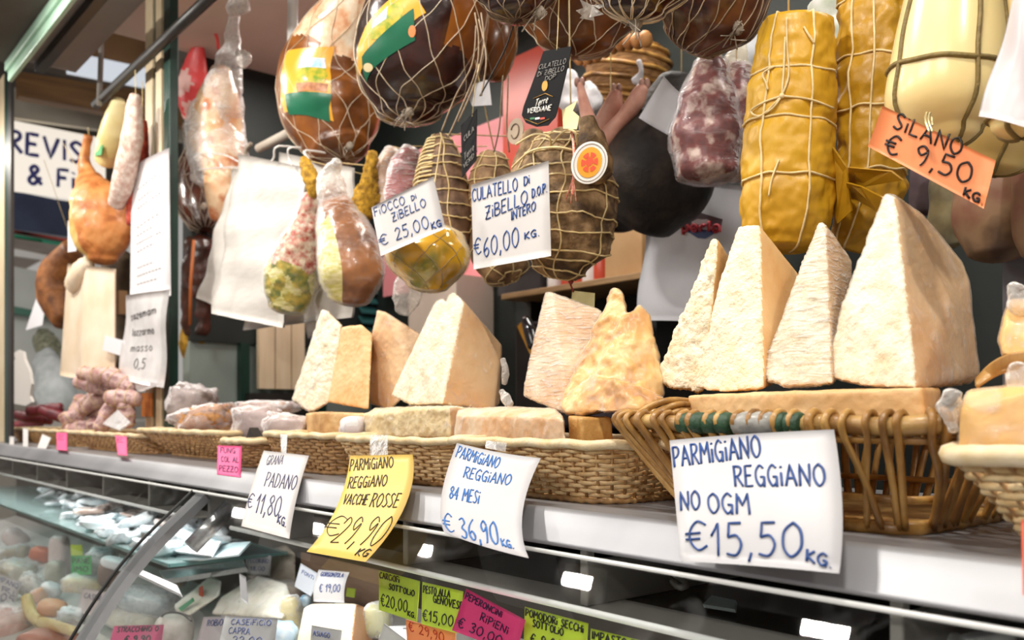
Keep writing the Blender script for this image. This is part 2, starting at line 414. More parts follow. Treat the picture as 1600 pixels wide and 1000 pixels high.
# the end wall of the stall: dark boards above, a grey-green door panel below
S1('wall_left', m_black, (-3.70, 1.36, 1.72, -3.6, 2.3, 2.88))
S1('door_1', m_greyg, (-3.70, 1.36, 0, -3.62, 2.3, 1.72))
S1('trim_1', m_green, (-3.66, 1.56, .9, -3.585, 1.60, 1.72), (-3.66, 1.92, .9, -3.585, 1.96, 1.72))
S1('trim_2', M('cream_board', '#e6d3b6', '#dcc6a4', 6, .5, stretch=(4, 4, .6)), *[(-3.585, y0, 1.53, -3.56, y1, 1.85) for y0, y1 in ((1.63, 1.70), (1.705, 1.775), (1.78, 1.84))])
S1('trim_3', m_dark, (-3.585, 1.58, 1.36, -3.54, 1.86, 1.51))
# pale column in the corner, red and pink panels high on the back wall
S1('column', m_colm, (-3.02, 2.02, 0, -2.70, 2.2, 1.95))
mb = MB(); mb.box(-3.45, 2.17, 1.95, -2.60, 2.2, 2.55); struct('panel_1', mb, m_pinkwall)
mb = MB(); mb.box(-2.60, 2.165, 1.88, -2.30, 2.2, 2.75); struct('panel_2', mb, m_redwall)
# grey sloped partition at the near end of the stall
mb = MB(); mb.prism([(-.62, 1.62, 1.40), (.3, 1.62, 1.40), (.3, 1.62, 1.50), (-.62, 1.62, 1.86)], (0, .03, 0)); struct('partition', mb, M('grey_partition', '#77757c', '#6c6a72', 5, .45))

# stall post: green and cream strips, standing at the far end of the counter
post = thing('stall_post', 'square stall post with dark green and cream strips', 'post', (-3.08, 1.08, 1.305))
pxl = lambda px: P(px, 300, 1.06).x
def pstrip(nm, a, b, y0, y1, mt, lab=None):
    mb = MB(); mb.box(pxl(a), y0, 1.305, pxl(b), y1, 2.95); part(nm, mb, mt, post, False, lab, .003)
pstrip('core', 229, 255, 1.075, 1.10, m_cream)
pstrip('strip', 229, 240, 1.055, 1.075, m_cream, 'cream strip')
pstrip('strip', 240.5, 247, 1.062, 1.076, m_green, 'dark green strip')
pstrip('strip', 247.5, 256, 1.05, 1.075, m_cream, 'cream strip')
pstrip('strip', 256.5, 262, 1.064, 1.078, M('groove', '#3b3129', None, rough=.6), 'dark groove')
pstrip('strip', 262.5, 272, 1.045, 1.075, m_green, 'dark green strip')
mb = MB(); q = lambda a, b: P(a, b, 1.05)
mb.prism([q(221, 614), q(237, 614), q(237, 651), q(221, 651)], (0, .004, 0)); single('orange_sticker', mb, M('sticker_orange', '#e58a3a'), 'small orange sticker at the foot of the green and cream post', 'sticker', sm=False)

# far left frame of the stall: slim post and the pale green rail running up over the customers
ZS0 = 1.3065
fp = thing('frame_post', 'slim cream and green post of the glass stall front', 'post', V((P(8, 648, .80).x, .806, ZS0)))
for a, b, mt in ((-3, 6, m_cream), (7, 12, m_green), (12, 17, m_dark)):
    mb = MB(); x0 = P(a, 300, .8).x; x1 = P(b, 300, .8).x; mb.box(x0, .80, ZS0, x1, .812, P(10, 118, .8).z + .02); part('strip', mb, mt, fp, False)
m_mint = M('mint_paint', '#a9c9b3', '#98b9a3', 5, .4)
aw = thing('awning_rail', 'pale green awning rail sloping up over the glass stall front', 'rail', (-2.4, .745, 2.66))
mb = MB(); mb.box(-3.74, .715, 2.690, .9, .752, 2.725); part('rail', mb, m_mint, aw, False, bevel=.004)
mb = MB(); mb.box(-3.74, .726, 2.655, .9, .742, 2.690); part('lower_rail', mb, m_mint, aw, False, bevel=.003)
mb = MB(); mb.box(-3.74, .752, 2.700, .9, .768, 2.716); part('edge_strip', mb, M('awning_edge', '#e4e9da', None, rough=.4), aw, False, bevel=.002)
def at(px, py, y): return P(px, py, y)
mb = MB(); mb.box(-3.74, .765, 2.745, 1.2, .96, 2.76); struct('awning_panel', mb, M('awning_board', '#8f8a86', '#827d79', 3, .7))
mb = MB(); mb.box(-3.74, .815, 2.712, 1.2, .850, 2.745); single('awning_beam', mb, m_dark, 'dark beam under the grey awning board beside the pale green rail', 'beam', sm=False, bevel=.002)
# lamp housings of the awning lamps (above the picture, seen mirrored in the glass)
for i, (lx, ly) in enumerate(LAMPS):
    t = thing('awning_lamp', 'square lamp under the awning above the counter', 'lamp', (lx, ly, 2.68), 'awning lamps over the counter')
    mb = MB(); mb.box(lx - .08, ly - .04, 2.675, lx + .08, ly + .04, 2.72); part('housing', mb, m_white, t, False, bevel=.006)
mb = MB(); mb.box(-3.74, -.4, 2.725, 1.4, .76, 2.76); struct('awning_roof', mb, M('awning_roof_board', '#5a524c', '#4d4640', 3, .8))

# dark hanging rods over the counter
def rod(name, label, p0, p1, r, mt, cat='rod'):
    mb = MB(); mb.tube([p0, p1], r, 8); return single(name, mb, mt, label, cat)
rod('hanging_rail', 'dark square hanging rail left of the post, running over the hams', at(149, 164, 1.0), at(420, -90, 1.0), .017, m_dark, 'rail')
rod('rail_hanger', 'thin grey rod holding the dark rail from above', at(155, 165, .99), at(162, -30, .99), .010, M('grey_rod', '#8b857e', None, rough=.5))
rod('white_pipe', 'white upright pipe behind the labelled ham', at(456, 135, 1.32), at(458, -30, 1.32), .0175, m_white, 'pipe')
rod('main_hanging_rail', 'steel hanging rail above the row of hams and cheeses', V((-1.8, 1.12, 2.46)), V((.6, 1.12, 2.46)), .014, m_steel, 'rail')

rod('lower_hanging_rail', 'thin dark rail behind the labelled hams carrying the tied hams and bags', V((-2.75, 1.38, 2.08)), V((P(742, 214, 1.38).x, 1.38, 2.08)), .008, m_dark, 'rail')
# ------------------------------------------------------------------ what lies beyond the stall on the far left
S1('wall_far', M('far_wall', '#d7d2c9', '#c7c2ba', 2, .7), (-8.1, -2.0, 0, -8.0, 4, 1.62))
S1('wall_far_top', M('far_upper', '#5d564f', '#4e4842', 2, .7), (-8.1, -2.0, 3.3, -8.0, 4, 4.6))
S1('ceiling_far', M('far_ceiling', '#8d8178', '#7c7168', 2, .8), (-22, -2, 4.2, -3.9, 4, 4.3))
XF = -7.0
def fq(x0, y0, x1, y1, X=XF): return [PX(x0, y0, X), PX(x1, y0 + .2 * (x1 - x0), X), PX(x1, y1 + .14 * (x1 - x0), X), PX(x0, y1, X)]
def board(name, q, mt, label, cat, th=-.06, kind=None, group=None):
    mb = MB(); mb.prism(q, (th, 0, 0)); return single(name, mb, mt, label, cat, group, False, 0, kind)
sb = thing('shop_sign', 'lit white shop sign with blue capitals reading REVIS and Fio', 'sign', PX(80, 300, XF))
q = fq(-60, 172, 165, 287); mb = MB(); mb.prism(q, (-.08, 0, 0)); part('light_box', mb, glow('lit_sign', '#fff6e8', .85), sb, False)
fn = sheet(q); mb = MB()
write(mb, fn, [('R REVIS', .08, .55, .82, .56, .30), ('& Fio', .44, .14, .86, .16, .26)], .014); part('lettering', mb, M('sign_blue', '#474a9a', None, rough=.5), sb)
board('fascia_board', fq(-60, 120, 330, 172), M('fascia_grey', '#8f8a80', '#c9c2b4', 1.2, .6), 'pale fascia board above the lit shop sign', 'board')
board('timber_beam', [PX(30, 112, -6.6), PX(330, 158, -6.6), PX(330, 205, -6.6), PX(30, 150, -6.6)], M('beam_wood', '#8a6338', '#6e4b28', 4, .6, stretch=(1, .5, 6)), 'brown timber beam above the lit shop sign', 'beam', -.1)
board('shop_window', fq(-60, 282, 200, 347, -7.02), M('dark_glass', '#26304e', '#3a4668', 3, .2), 'dark blue shop window under the lit sign', 'window')
for k, (a, b, c) in enumerate((('#d25a50', 352, 358), ('#35a583', 358, 366), ('#f4f4f2', 380, 396))):
    board('stripe_board', fq(-60, b - 8, 180, c - 8, -6.98 + .004 * k), M('stripe%d' % k, a, None, rough=.5), ['red stripe board under the dark shop window', 'green stripe board under the red stripe', 'white stripe board below the green stripe'][k], 'board', -.03)
board('far_counter', fq(-60, 462, 170, 478, -6.9), M('far_counter_green', '#4e7d6e', None, rough=.5), 'green edged counter of the stall across the way', 'counter', -.1)
board('far_cabinet', fq(-60, 400, 200, 600, -7.05), M('far_cabinet_white', '#dcdfdc', '#c8ccc8', 2, .5), 'white front of the stall across the way', 'cabinet')
# ceiling light panel across the way (a lit louvre)
board('ceiling_light', [PX(107, 80, -6.2), PX(228, 106, -6.2), PX(228, 135, -6.2), PX(107, 112, -6.2)], glow('louvre_light', '#dfe7f2', .75), 'lit pale ceiling louvre beyond the hanging rail', 'lamp', -.05)
board('timber_panel', [PX(118, 0, -6.3), PX(232, 16, -6.3), PX(232, 104, -6.3), PX(108, 80, -6.3)], M('panel_wood', '#8f6a45', '#7a5636', 3, .6), 'brown timber panel above the pale louvre', 'panel', -.05)
# pale pig-shaped cutout at the far left and foil-white sacks
mb = MB(); pts = [(-6, 580), (14, 566), (24, 562), (22, 552), (28, 547), (36, 550), (38, 562), (46, 580), (49, 600), (46, 618), (50, 628), (40, 634), (18, 630), (-6, 632)]
mb.prism([P(a, b, .98) for a, b in pts], (0, .012, 0)); single('cutout_figure', mb, M('cutout_board', '#d9d2cc', None, rough=.6), 'flat pale board cutout beside the left end of the counter', 'cutout', sm=False)
mb = MB(); Surf([(70, 560, 18), (82, 590, 28), (88, 620, 30), (84, 640, 26)], 1.45, .8, .02, 14, 3).body(24, 24, mb); single('white_sack', mb, M('sack_white', '#e4e8ea', '#c9d0d2', 18, .5, .4, 30), 'bulging white plastic sack behind the salami pile', 'sack')
mb = MB(); Surf([(66, 528, 16), (76, 545, 20)], 1.55, .8, .012, 30, 5).body(20, 20, mb); single('moss_sack', mb, M('sack_moss', '#b9b9a2', '#6f7058', 25, .8, .5, 60), 'greenish grey sack above the white plastic sack', 'sack')

# ------------------------------------------------------------------ the refrigerated display case
ZS = 1.305
X0, X1 = -5.2, .35
case = thing('display_case', 'long steel and glass refrigerated counter carrying the baskets', 'display case', (-2.4, .9, 0))
mb = MB(); mb.box(X0, .735, ZS - .022, X1, 1.32, ZS); part('ledge', mb, M('ledge_steel', '#a5a5a8', '#8f8f93', 30, .35, metal=.5, stretch=(.5, 6, 6)), case, False, bevel=.004)
mb = MB()
prof = [(.742, ZS + .003), (.735, ZS + .004), (.728, ZS - .001), (.712, ZS - .018), (.701, ZS - .030), (.698, ZS - .033), (.705, ZS - .036), (.74, ZS - .026)]
mb.grid(lambda u, v: V((X0 + (X1 - X0) * u, *prof[int(round(v * (len(prof) - 1)))])), 1, len(prof) - 1)
part('front_lip', mb, M('lip_alu', '#acacb0', '#929297', 3, .45, metal=.7, stretch=(1.2, .2, .2), lo=.35, hi=.65), case, True)
mb = MB(); mb.box(X0, .694, ZS - .0445, X1, .699, ZS - .0395); part('glass_rail', mb, M('rail_pale', '#f2f2f0', None, rough=.25), case, False, bevel=.002)
GP = [(.697, 1.262), (.66, 1.2285), (.62, 1.193), (.58, 1.154), (.53, 1.094), (.48, 1.02), (.44, .95), (.41, .88)]
XD = -1.836
def glassmat():
    m = bpy.data.materials.new('case_glass'); m.use_nodes = True; nt = m.node_tree; out = nt.nodes['Material Output']
    tr = nt.nodes.new('ShaderNodeBsdfTransparent'); tr.inputs[0].default_value = (.96, .98, .975, 1)
    gl = nt.nodes.new('ShaderNodeBsdfGlossy'); gl.inputs['Roughness'].default_value = .012
    fr = nt.nodes.new('ShaderNodeFresnel'); fr.inputs[0].default_value = 1.55
    tc = nt.nodes.new('ShaderNodeTexCoord'); n = nt.nodes.new('ShaderNodeTexNoise'); n.inputs['Scale'].default_value = 9; n.inputs['Detail'].default_value = 8; n.inputs['Distortion'].default_value = 1.5
    nt.links.new(tc.outputs['Object'], n.inputs['Vector'])
    mr = nt.nodes.new('ShaderNodeMapRange'); mr.inputs['From Min'].default_value = .56; mr.inputs['From Max'].default_value = .8; mr.inputs['To Min'].default_value = 0; mr.inputs['To Max'].default_value = .09
    nt.links.new(n.outputs['Fac'], mr.inputs[0])
    df = nt.nodes.new('ShaderNodeBsdfDiffuse'); df.inputs[0].default_value = (.8, .8, .8, 1)
    mx = nt.nodes.new('ShaderNodeMixShader'); mx2 = nt.nodes.new('ShaderNodeMixShader')
    ad = nt.nodes.new('ShaderNodeMath'); ad.operation = 'MULTIPLY'; ad.inputs[1].default_value = 1.15
    nt.links.new(fr.outputs[0], ad.inputs[0])
    nt.links.new(mr.outputs[0], mx2.inputs[0]); nt.links.new(tr.outputs[0], mx2.inputs[1]); nt.links.new(df.outputs[0], mx2.inputs[2])
    nt.links.new(ad.outputs[0], mx.inputs[0]); nt.links.new(mx2.outputs[0], mx.inputs[1]); nt.links.new(gl.outputs[0], mx.inputs[2])
    nt.links.new(mx.outputs[0], out.inputs['Surface']); return m
m_glass = glassmat()
gp = smooth([V((0, a, b)) for a, b in GP], 4)
for x0, x1 in ((X0, XD - .012), (XD + .012, X1)):
    mb = MB(); mb.grid(lambda u, v: V((x1 + (x0 - x1) * u, *gp[int(round(v * (len(gp) - 1)))][1:])), 1, len(gp) - 1)
    part('front_glass', mb, m_glass, case, True)
# bracket arm at the joint of the two panes, with its dark seal
mb = MB()
for k in range(len(gp) - 1):
    a, b = gp[k], gp[k + 1]
    mb.hexa([(XD + .004, a.y + .004, a.z - .004), (XD + .05, a.y + .004, a.z - .004), (XD + .05, b.y + .004, b.z - .004), (XD + .004, b.y + .004, b.z - .004)] +
            [(XD + .004, a.y + .016, a.z - .016), (XD + .05, a.y + .016, a.z - .016), (XD + .05, b.y + .016, b.z - .016), (XD + .004, b.y + .016, b.z - .016)])
part('pane_bracket', mb, M('bracket_grey', '#a9a8ac', None, rough=.4, metal=.3), case, False)
mb = MB(); mb.tube([V((XD, p.y - .001, p.z + .001)) for p in gp], .0035, 6); part('pane_seal', mb, M('seal_black', '#141414', None, rough=.5), case)
mb = MB(); p0 = V((XD - .075, .672, 1.218)); mb.tube([V((XD + .085, .74, 1.235)), V((XD + .085, .66, 1.16))], .017, 12); part('hinge_tube', mb, m_steel, case)
# inner shelf under the ledge: steel lip, dark plate
ZI = 1.205
XS = -1.66
for x0, x1 in ((X0, XD - .04), (XS, X1)):
    mb = MB(); mb.box(x0, .705, ZI - .004, x1, .775, ZI); part('inner_shelf', mb, M('inner_shelf_grey', '#a9a59f', '#98948e', 4, .45), case, False)
    mb = MB(); mb.tube([V((x0, .703, ZI - .002)), V((x1, .703, ZI - .002))], .0042, 8); part('shelf_edge', mb, M('edge_white', '#fbfbfb', None, rough=.25), case)
    mb = MB(); mb.box(x0, .775, ZI - .006, x1, 1.05, ZI - .002); part('shelf_plate', mb, M('plate_dark', '#2b2826', '#1d1b1a', 12, .25), case, False)
mb = MB(); mb.box(X0, 1.05, .86, X1, 1.06, ZS - .022); part('back_panel', mb, M('case_back', '#3f3832', '#332d28', 3, .5), case, False)
for k in range(15):
    x = -4.68 + .36 * k
    if x > X1: break
    mb = MB(); mb.box(x, .72, ZI, x + .012, 1.05, ZI + .05); mb.box(x, .712, ZI, x + .012, .724, ZS - .024); part('shelf_bracket', mb, M('bracket_light', '#8d8a86', None, rough=.35), case, False, bevel=.002)
ZD = .955
for x0, x1, za_, zb_ in ((X0, XD - .03, .72, .90), (XD + .06, X1, .80, 1.02)):
    mb = MB(); mb.hexa([(x0, .40, .68), (x1, .40, .68), (x1, 1.05, .68), (x0, 1.05, .68), (x0, .40, za_), (x1, .40, za_), (x1, 1.05, zb_), (x0, 1.05, zb_)]); part('display_deck', mb, M('deck_white', '#cfccc6', '#bcb8b1', 5, .4), case, False)
mb = MB(); mb.box(X0, .42, 0, X1, 1.30, .68); part('cabinet_base', mb, M('base_panel', '#6b6660', '#5d5853', 3, .5), case, False)
# glass tray shelf inside the far half of the case
mb = MB(); mb.box(-4.6, .70, 1.086, -1.985, .98, 1.092); part('glass_shelf', mb, film('tray_glass', '#cfe3e2', .22, .05, 6, .05, edge=.4), case, False)
mb = MB(); mb.box(-4.6, .697, 1.085, -1.985, .7005, 1.093); mb.box(-1.986, .70, 1.085, -1.982, .98, 1.093); part('tray_edge', mb, M('tray_edge_teal', '#5f8583', None, rough=.2), case, False)
# ------------------------------------------------------------------ baskets
def rrect(t, hx, hy, r):
    L = [2 * (hx - r), PI * r / 2, 2 * (hy - r), PI * r / 2] * 2; tot = sum(L); d = (t % 1) * tot
    cs = [(hx - r, -hy + r), (hx - r, hy - r), (-hx + r, hy - r), (-hx + r, -hy + r)]
    for k in range(4):
        if d <= L[2 * k]:
            f = d / max(1e-9, L[2 * k])
            a = [(-hx + r + f * L[0], -hy), (hx, -hy + r + f * L[2]), (hx - r - f * L[0], hy), (-hx, hy - r - f * L[2])][k]
            n = [(0, -1), (1, 0), (0, 1), (-1, 0)][k]; return a[0], a[1], n[0], n[1]
        d -= L[2 * k]
        if d <= L[2 * k + 1]:
            a = -PI / 2 + k * PI / 2 + d / r; return cs[k][0] + r * math.cos(a), cs[k][1] + r * math.sin(a), math.cos(a), math.sin(a)
        d -= L[2 * k + 1]
    return -hx + r, -hy, 0, -1
m_wick = M('wicker', '#e3c391', '#c39a63', 60, .5, .3, 200, coat=.1)
m_wick_d = M('wicker_brown', '#c49a66', '#9c7245', 50, .5, .3, 200)
m_rim = M('wicker_rim', '#ecd9b4', '#dcbf8c', 45, .5, .4, 120)
def basket(label, xl, xr, y0, y1, zt, zb=None, taper=.035, rows=12, mw=None, rot=0, step=.0055, rimr=.0065, stake=.022, mr=None, name='wicker_basket', rough=0):
    zb = ZS + .002 if zb is None else zb
    cx, cy = (xl + xr) / 2, (y0 + y1) / 2; hx, hy = (xr - xl) / 2, (y1 - y0) / 2
    root = thing(name, label, 'basket', (cx, cy, zb)); Rz = Matrix.Rotation(rot, 3, 'Z')
    def at_(t, f, off, wz=0):
        x, y, nx, ny = rrect(t, hx - taper * (1 - f), hy - taper * (1 - f), .045)
        p = Rz @ V((x + nx * off, y + ny * off, 0)); return V((cx, cy, zb + (zt - zb) * f + wz)) + p
    per = 4 * (hx + hy); ns = int(per / stake) // 2 * 2 + 1; N = int(per / step)
    mb = MB(); sr = (zt - zb) / rows * .5
    for k in range(rows):
        f = (k + .5) / rows
        mb.tube([at_(i / N, f, .0026 * math.sin(ns * PI * i / N * 1.0 + k * PI), .0008 * math.sin(i * .37 + k)) for i in range(N)], sr * 1.02, 5, closed=True, flat=.62)
    part('weave', mb, mw or m_wick, root)
    mb = MB()
    for i in range(ns): mb.tube([at_((i + .5) / ns, 0, 0), at_((i + .5) / ns, 1, 0)], .0022, 5)
    part('stakes', mb, m_wick_d, root)
    mb = MB(); mb.tube([at_(i / 120, 1.0, .001, .001 * math.sin(i * .9)) for i in range(120)], rimr, 8, closed=True); part('rim', mb, mr or m_rim, root)
    mb = MB()
    if True:
        mb.tube([at_(i / 160, 0.02, .003 + .001 * math.sin(i * 2.2), .0012 * math.cos(i * 2.2)) for i in range(160)], .004, 6, closed=True); part('foot_coil', mb, m_wick_d, root)
    mb = MB(); mb.poly([at_(i / 40, .04, -.001) for i in range(40)]); part('base', mb, m_wick_d, root)
    return root, at_
X = lambda px, y, py=690: P(px, py, y).x
B1 = basket('pale wicker basket under the parmesan priced 36,90', X(688, .80), X(952, .80), .80, 1.10, P(830, 692, .80).z, taper=.03, rows=13)
B2 = basket('pale wicker basket behind the yellow price card', X(516, .81), X(688, .80) - .012, .81, 1.10, P(620, 688, .81).z, taper=.03, rows=12)
B3 = basket('brown wicker basket behind the white 11,80 price card', X(404, .82), X(516, .81) - .012, .82, 1.08, P(470, 680, .82).z, taper=.025, rows=11, mw=m_wick_d)
B4 = basket('small slanting wicker basket above the pink ticket', X(338, .80), X(404, .82) - .012, .80, 1.02, P(380, 690, .80).z, taper=.03, rows=10, mw=m_wick_d)
B5 = basket('shallow flared wicker basket holding bagged mushrooms near the post', X(222, .86), X(352, .86), .84, 1.12, P(290, 674, .86).z, taper=.075, rows=10, mw=m_wick_d)
B6 = basket('long brown wicker tray under the pile of salami', X(118, .84), X(215, .84), .84, 1.10, P(160, 678, .84).z, taper=.03, rows=8, mw=m_wick_d)
B7 = basket('wicker tray at the far left end of the counter', X(12, .86), X(112, .86), .86, 1.10, P(60, 672, .86).z, taper=.03, rows=8, mw=m_wick_d)
B8 = basket('brown wicker basket squeezed between the pale basket and the willow basket', X(952, .80) + .012, X(952, .80) + .13, .86, 1.10, P(1000, 694, .86).z, taper=.02, rows=13, mw=m_wick_d)
# near basket at the right edge: pale cane, strongly tapered
B9 = basket('pale cane basket at the right edge holding a wrapped yellow cheese', X(1456, .765, 705), .12, .765, 1.00, P(1520, 712, .765).z, taper=.05, rows=11, mw=M('cane', '#e8d3a8', '#cfae78', 40, .45), rimr=.009, step=.007, mr=M('cane_rim', '#f1dfbe', '#e0c694', 30, .45, .3, 60))

# the willow basket: rods hooked over a thick rim
yw0, yw1 = .80, 1.14
zr = P(1250, 663, yw0).z; xl, xr = X(952, yw0, 660), X(1478, yw0, 650)
wb = thing('willow_basket', 'large brown willow basket with slanting rods and green wrapped rim', 'basket', ((xl + xr) / 2, .95, ZS))
wcx, wcy = (xl + xr) / 2, (yw0 + yw1) / 2; whx, why = (xr - xl) / 2, (yw1 - yw0) / 2
m_wil = M('willow', '#c79b55', '#7d5526', 30, .4, .3, 120, coat=.25, stretch=(1, 1, .25), c3='#a97a3b')
m_wil2 = M('willow_rim', '#cda766', '#8c6233', 26, .4, .3, 90, coat=.2)
def wr(t, f, off=0):
    bx = (xl + whx * 2 * .205, xr - .05); 
    x, y, nx, ny = rrect(t, whx, why, .04); cxb = (bx[0] + bx[1]) / 2; hxb = (bx[1] - bx[0]) / 2
    x2, y2, nx2, ny2 = rrect(t, hxb, why - .035, .03)
    top = V((wcx + x + nx * off, wcy + y + ny * off, zr)); bot = V((cxb + x2 + nx2 * off, wcy + y2 + ny2 * off, ZS + .003))
    return bot.lerp(top, f)
rnd = random.Random(4)
mb = MB(); mb.tube([wr(i / 100, 1, -.002) + V((0, 0, .0015 * math.sin(i * .8))) for i in range(100)], .0095, 9, closed=True); part('rim', mb, m_wil2, wb)
mb = MB(); mb.tube([wr(i / 100, .86, 0) for i in range(100)], .0035, 6, closed=True); mb.tube([wr(i / 100, .30, -.004) for i in range(100)], .004, 6, closed=True); part('hoop', mb, m_wil, wb)
mb = MB(); mb.tube([wr(i / 100, .02, .002 * math.sin(i * 2.4)) for i in range(100)], .008, 6, closed=True); part('foot_coil', mb, m_wil, wb)
mb = MB(); mb.poly([wr(i / 40, .03, -.003) for i in range(40)]); part('base', mb, m_wil2, wb)
NR = 78
for i in range(NR):
    t = (i + rnd.uniform(-.25, .25)) / NR
    sl = rnd.uniform(-.014, .014) + (.012 if i % 5 == 0 else 0)
    top = wr(t, 1, .0105); tb = wr(t + sl, .02, .004); r = rnd.uniform(.0036, .0054)
    mid = wr(t + sl * .5, .5, .006 + rnd.uniform(-.002, .003)); c = wr(t, 1, -.002); inn = wr(t, .86, -.012)
    loop = [inn, wr(t, 1, -.014), c + V((0, 0, .0125)), wr(t, 1, .011) + V((0, 0, .004)), wr(t, .86, .0085), mid, tb]
    mb = MB(); mb.tube(smooth(loop, 4), r, 6, flat=.8); part('willow_rod', mb, m_wil, wb)
def rimwrap(a0, a1, n, mt, lab, rr=.0125):
    mb = MB()
    for k in range(n):
        px = a0 + (a1 - a0) * (k + .5) / n; x = X(px, yw0, 660); hw = abs(X(a0 + (a1 - a0) / n, yw0, 660) - X(a0, yw0, 660)) * .46
        mb.tube([V((x - hw, yw0 - .002, zr)), V((x - hw * .5, yw0 - .002, zr)), V((x + hw * .5, yw0 - .002, zr)), V((x + hw, yw0 - .002, zr))], [rr * .9, rr, rr, rr * .9], 10)
    part('rim_wrap', mb, mt, wb, True, lab)
rimwrap(1064, 1146, 4, M('green_cane', '#2d5033', '#1d3a24', 60, .5, .4, 150), 'dark green wrapped cane')
rimwrap(1220, 1256, 3, M('green_cane', '#2d5033'), 'dark green wrapped cane')
rimwrap(1150, 1216, 1, M('tape_grey', '#a7a49e', '#8b8984', 60, .3, .4, 60), 'greyish clear tape round the rim', .0132)
# handle bundle lying behind the left end of the rim
mb = MB()
for k in range(6):
    o = V((0, .004 * k, .0035 * math.sin(k * 2.1)))
    mb.tube([q + o for q in smooth([P(985 + 8 * k, 668, .84), P(1000 + 6 * k, 645, .85), P(1040 + 3 * k, 627 + 2 * k, .87), P(1095, 634 + 2 * k, .93), P(1128, 655, .98)], 5)], .0042, 6)
part('handle', mb, m_wil, wb)
# ------------------------------------------------------------------ parmesan pieces
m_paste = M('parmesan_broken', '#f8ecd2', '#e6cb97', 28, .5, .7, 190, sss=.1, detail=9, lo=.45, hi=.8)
m_cut = M('parmesan_cut', '#ecc794', '#dfae72', 16, .42, .12, 220, sss=.12, detail=6)  # tan of the cut paste, deepened to carry the shade of right-facing sides
m_rind = M('parmesan_rind', '#d2a765', '#b98645', 30, .5, .3, 150)
m_amber = M('parmesan_amber', '#f2d394', '#c98a30', 16, .34, .5, 60, sss=.12, detail=6, c3='#e9b45c')
m_amber2 = M('parmesan_amber_pale', '#f2e0c2', '#d9a25e', 16, .38, .3, 90, sss=.12, detail=6)
m_tan = M('parmesan_tan', '#e3c08b', '#bf8f58', 22, .45, .25, 120, sss=.1, detail=6, c3='#d8ad74')
m_film = film('cling_film', '#ffffff', .10, .7, 30, .05, edge=.4)
m_film_s = film('stretched_film', '#ffffff', .20, .9, 26, .06, (1.2, 1.2, 6), edge=.5)
def solid(sets, voxel, amp, ns, seed=0, side=.35, k2=.35, sm=3, oct3=.35):
    bm = bmesh.new()
    for pts in sets:
        vs = [bm.verts.new(p) for p in pts]
        r = bmesh.ops.convex_hull(bm, input=vs)
        dead = [g for g in r['geom_interior'] if isinstance(g, bmesh.types.BMVert)]
        if dead: bmesh.ops.delete(bm, geom=dead, context='VERTS')
    me = bpy.data.meshes.new('tmp'); bm.to_mesh(me); bm.free()
    o = bpy.data.objects.new('tmp', me); COL.objects.link(o)
    md = o.modifiers.new('r', 'REMESH'); md.mode = 'VOXEL'; md.voxel_size = voxel
    dg = bpy.context.evaluated_depsgraph_get(); ev = o.evaluated_get(dg); e = ev.to_mesh()
    bm = bmesh.new(); bm.from_mesh(e); ev.to_mesh_clear(); bpy.data.objects.remove(o); bpy.data.meshes.remove(me)
    for _ in range(sm): bmesh.ops.smooth_vert(bm, verts=bm.verts, factor=.5, use_axis_x=True, use_axis_y=True, use_axis_z=True)
    bm.normal_update()
    vs = []
    for v in bm.verts:
        n = v.normal; right = n.dot(RGT) - .25 * n.dot(-FWD) > side
        a = amp * (k2 if right else 1)
        q = v.co * ns + V((seed * 3.7, 0, seed))
        vs.append(v.co + n * (a * (noise.noise(q) + .6 * noise.noise(q * 2.7) + oct3 * noise.noise(q * 6))))
    fs = [[v.index for v in f.verts] for f in bm.faces]
    ms = [1 if (f.normal.dot(RGT) - .25 * f.normal.dot(-FWD)) > side else (2 if f.normal.z < -.6 else 0) for f in bm.faces]  # right-facing sides get the darker tan: part cut paste, part painted shade
    ns_ = [v.normal.copy() for v in bm.verts]
    bm.free()
    mb = MB(); mb.v = vs; mb.f = fs; mb.m = ms
    return mb, ns_
def cheese(label, front, dback, mats=None, voxel=.0032, amp=.0017, ns=42, seed=1, wrap=None, side=.35, extra=(), k2=.25, shrink=.12, name='cheese_wedge', cat='cheese', group=None, sm=1, more=(), oct3=.6):
    mats = mats or [m_paste, m_cut, m_rind]
    sets = []
    for fr in (front,) + tuple(more):
        cx = sum(p[0] for p in fr) / len(fr); pts = [P(*p) for p in fr]
        for p in fr: pts.append(P(p[0] + (cx - p[0]) * shrink, p[1] + (3 if p[1] < 560 else -1), p[2] + dback))
        sets.append(pts)
    sets[0] += [P(*p) for p in extra]
    mb, nn = solid(sets, voxel, amp, ns, seed, side, k2, sm, oct3)
    lo = V((sum(p.x for p in mb.v) / len(mb.v), sum(p.y for p in mb.v) / len(mb.v), min(p.z for p in mb.v)))
    t = thing(name, label, cat, lo, group)
    part('paste', mb, mats, t)
    if wrap:
        w_ = MB(); w_.f = mb.f; w_.m = [0] * len(mb.f)
        w_.v = [p + n * (.0014 + .0009 * noise.noise(p * 55)) for p, n in zip(mb.v, nn)]
        part('cling_film', w_, wrap, t)
    return t, mb
mono = lambda m: [m, m, m_rind]
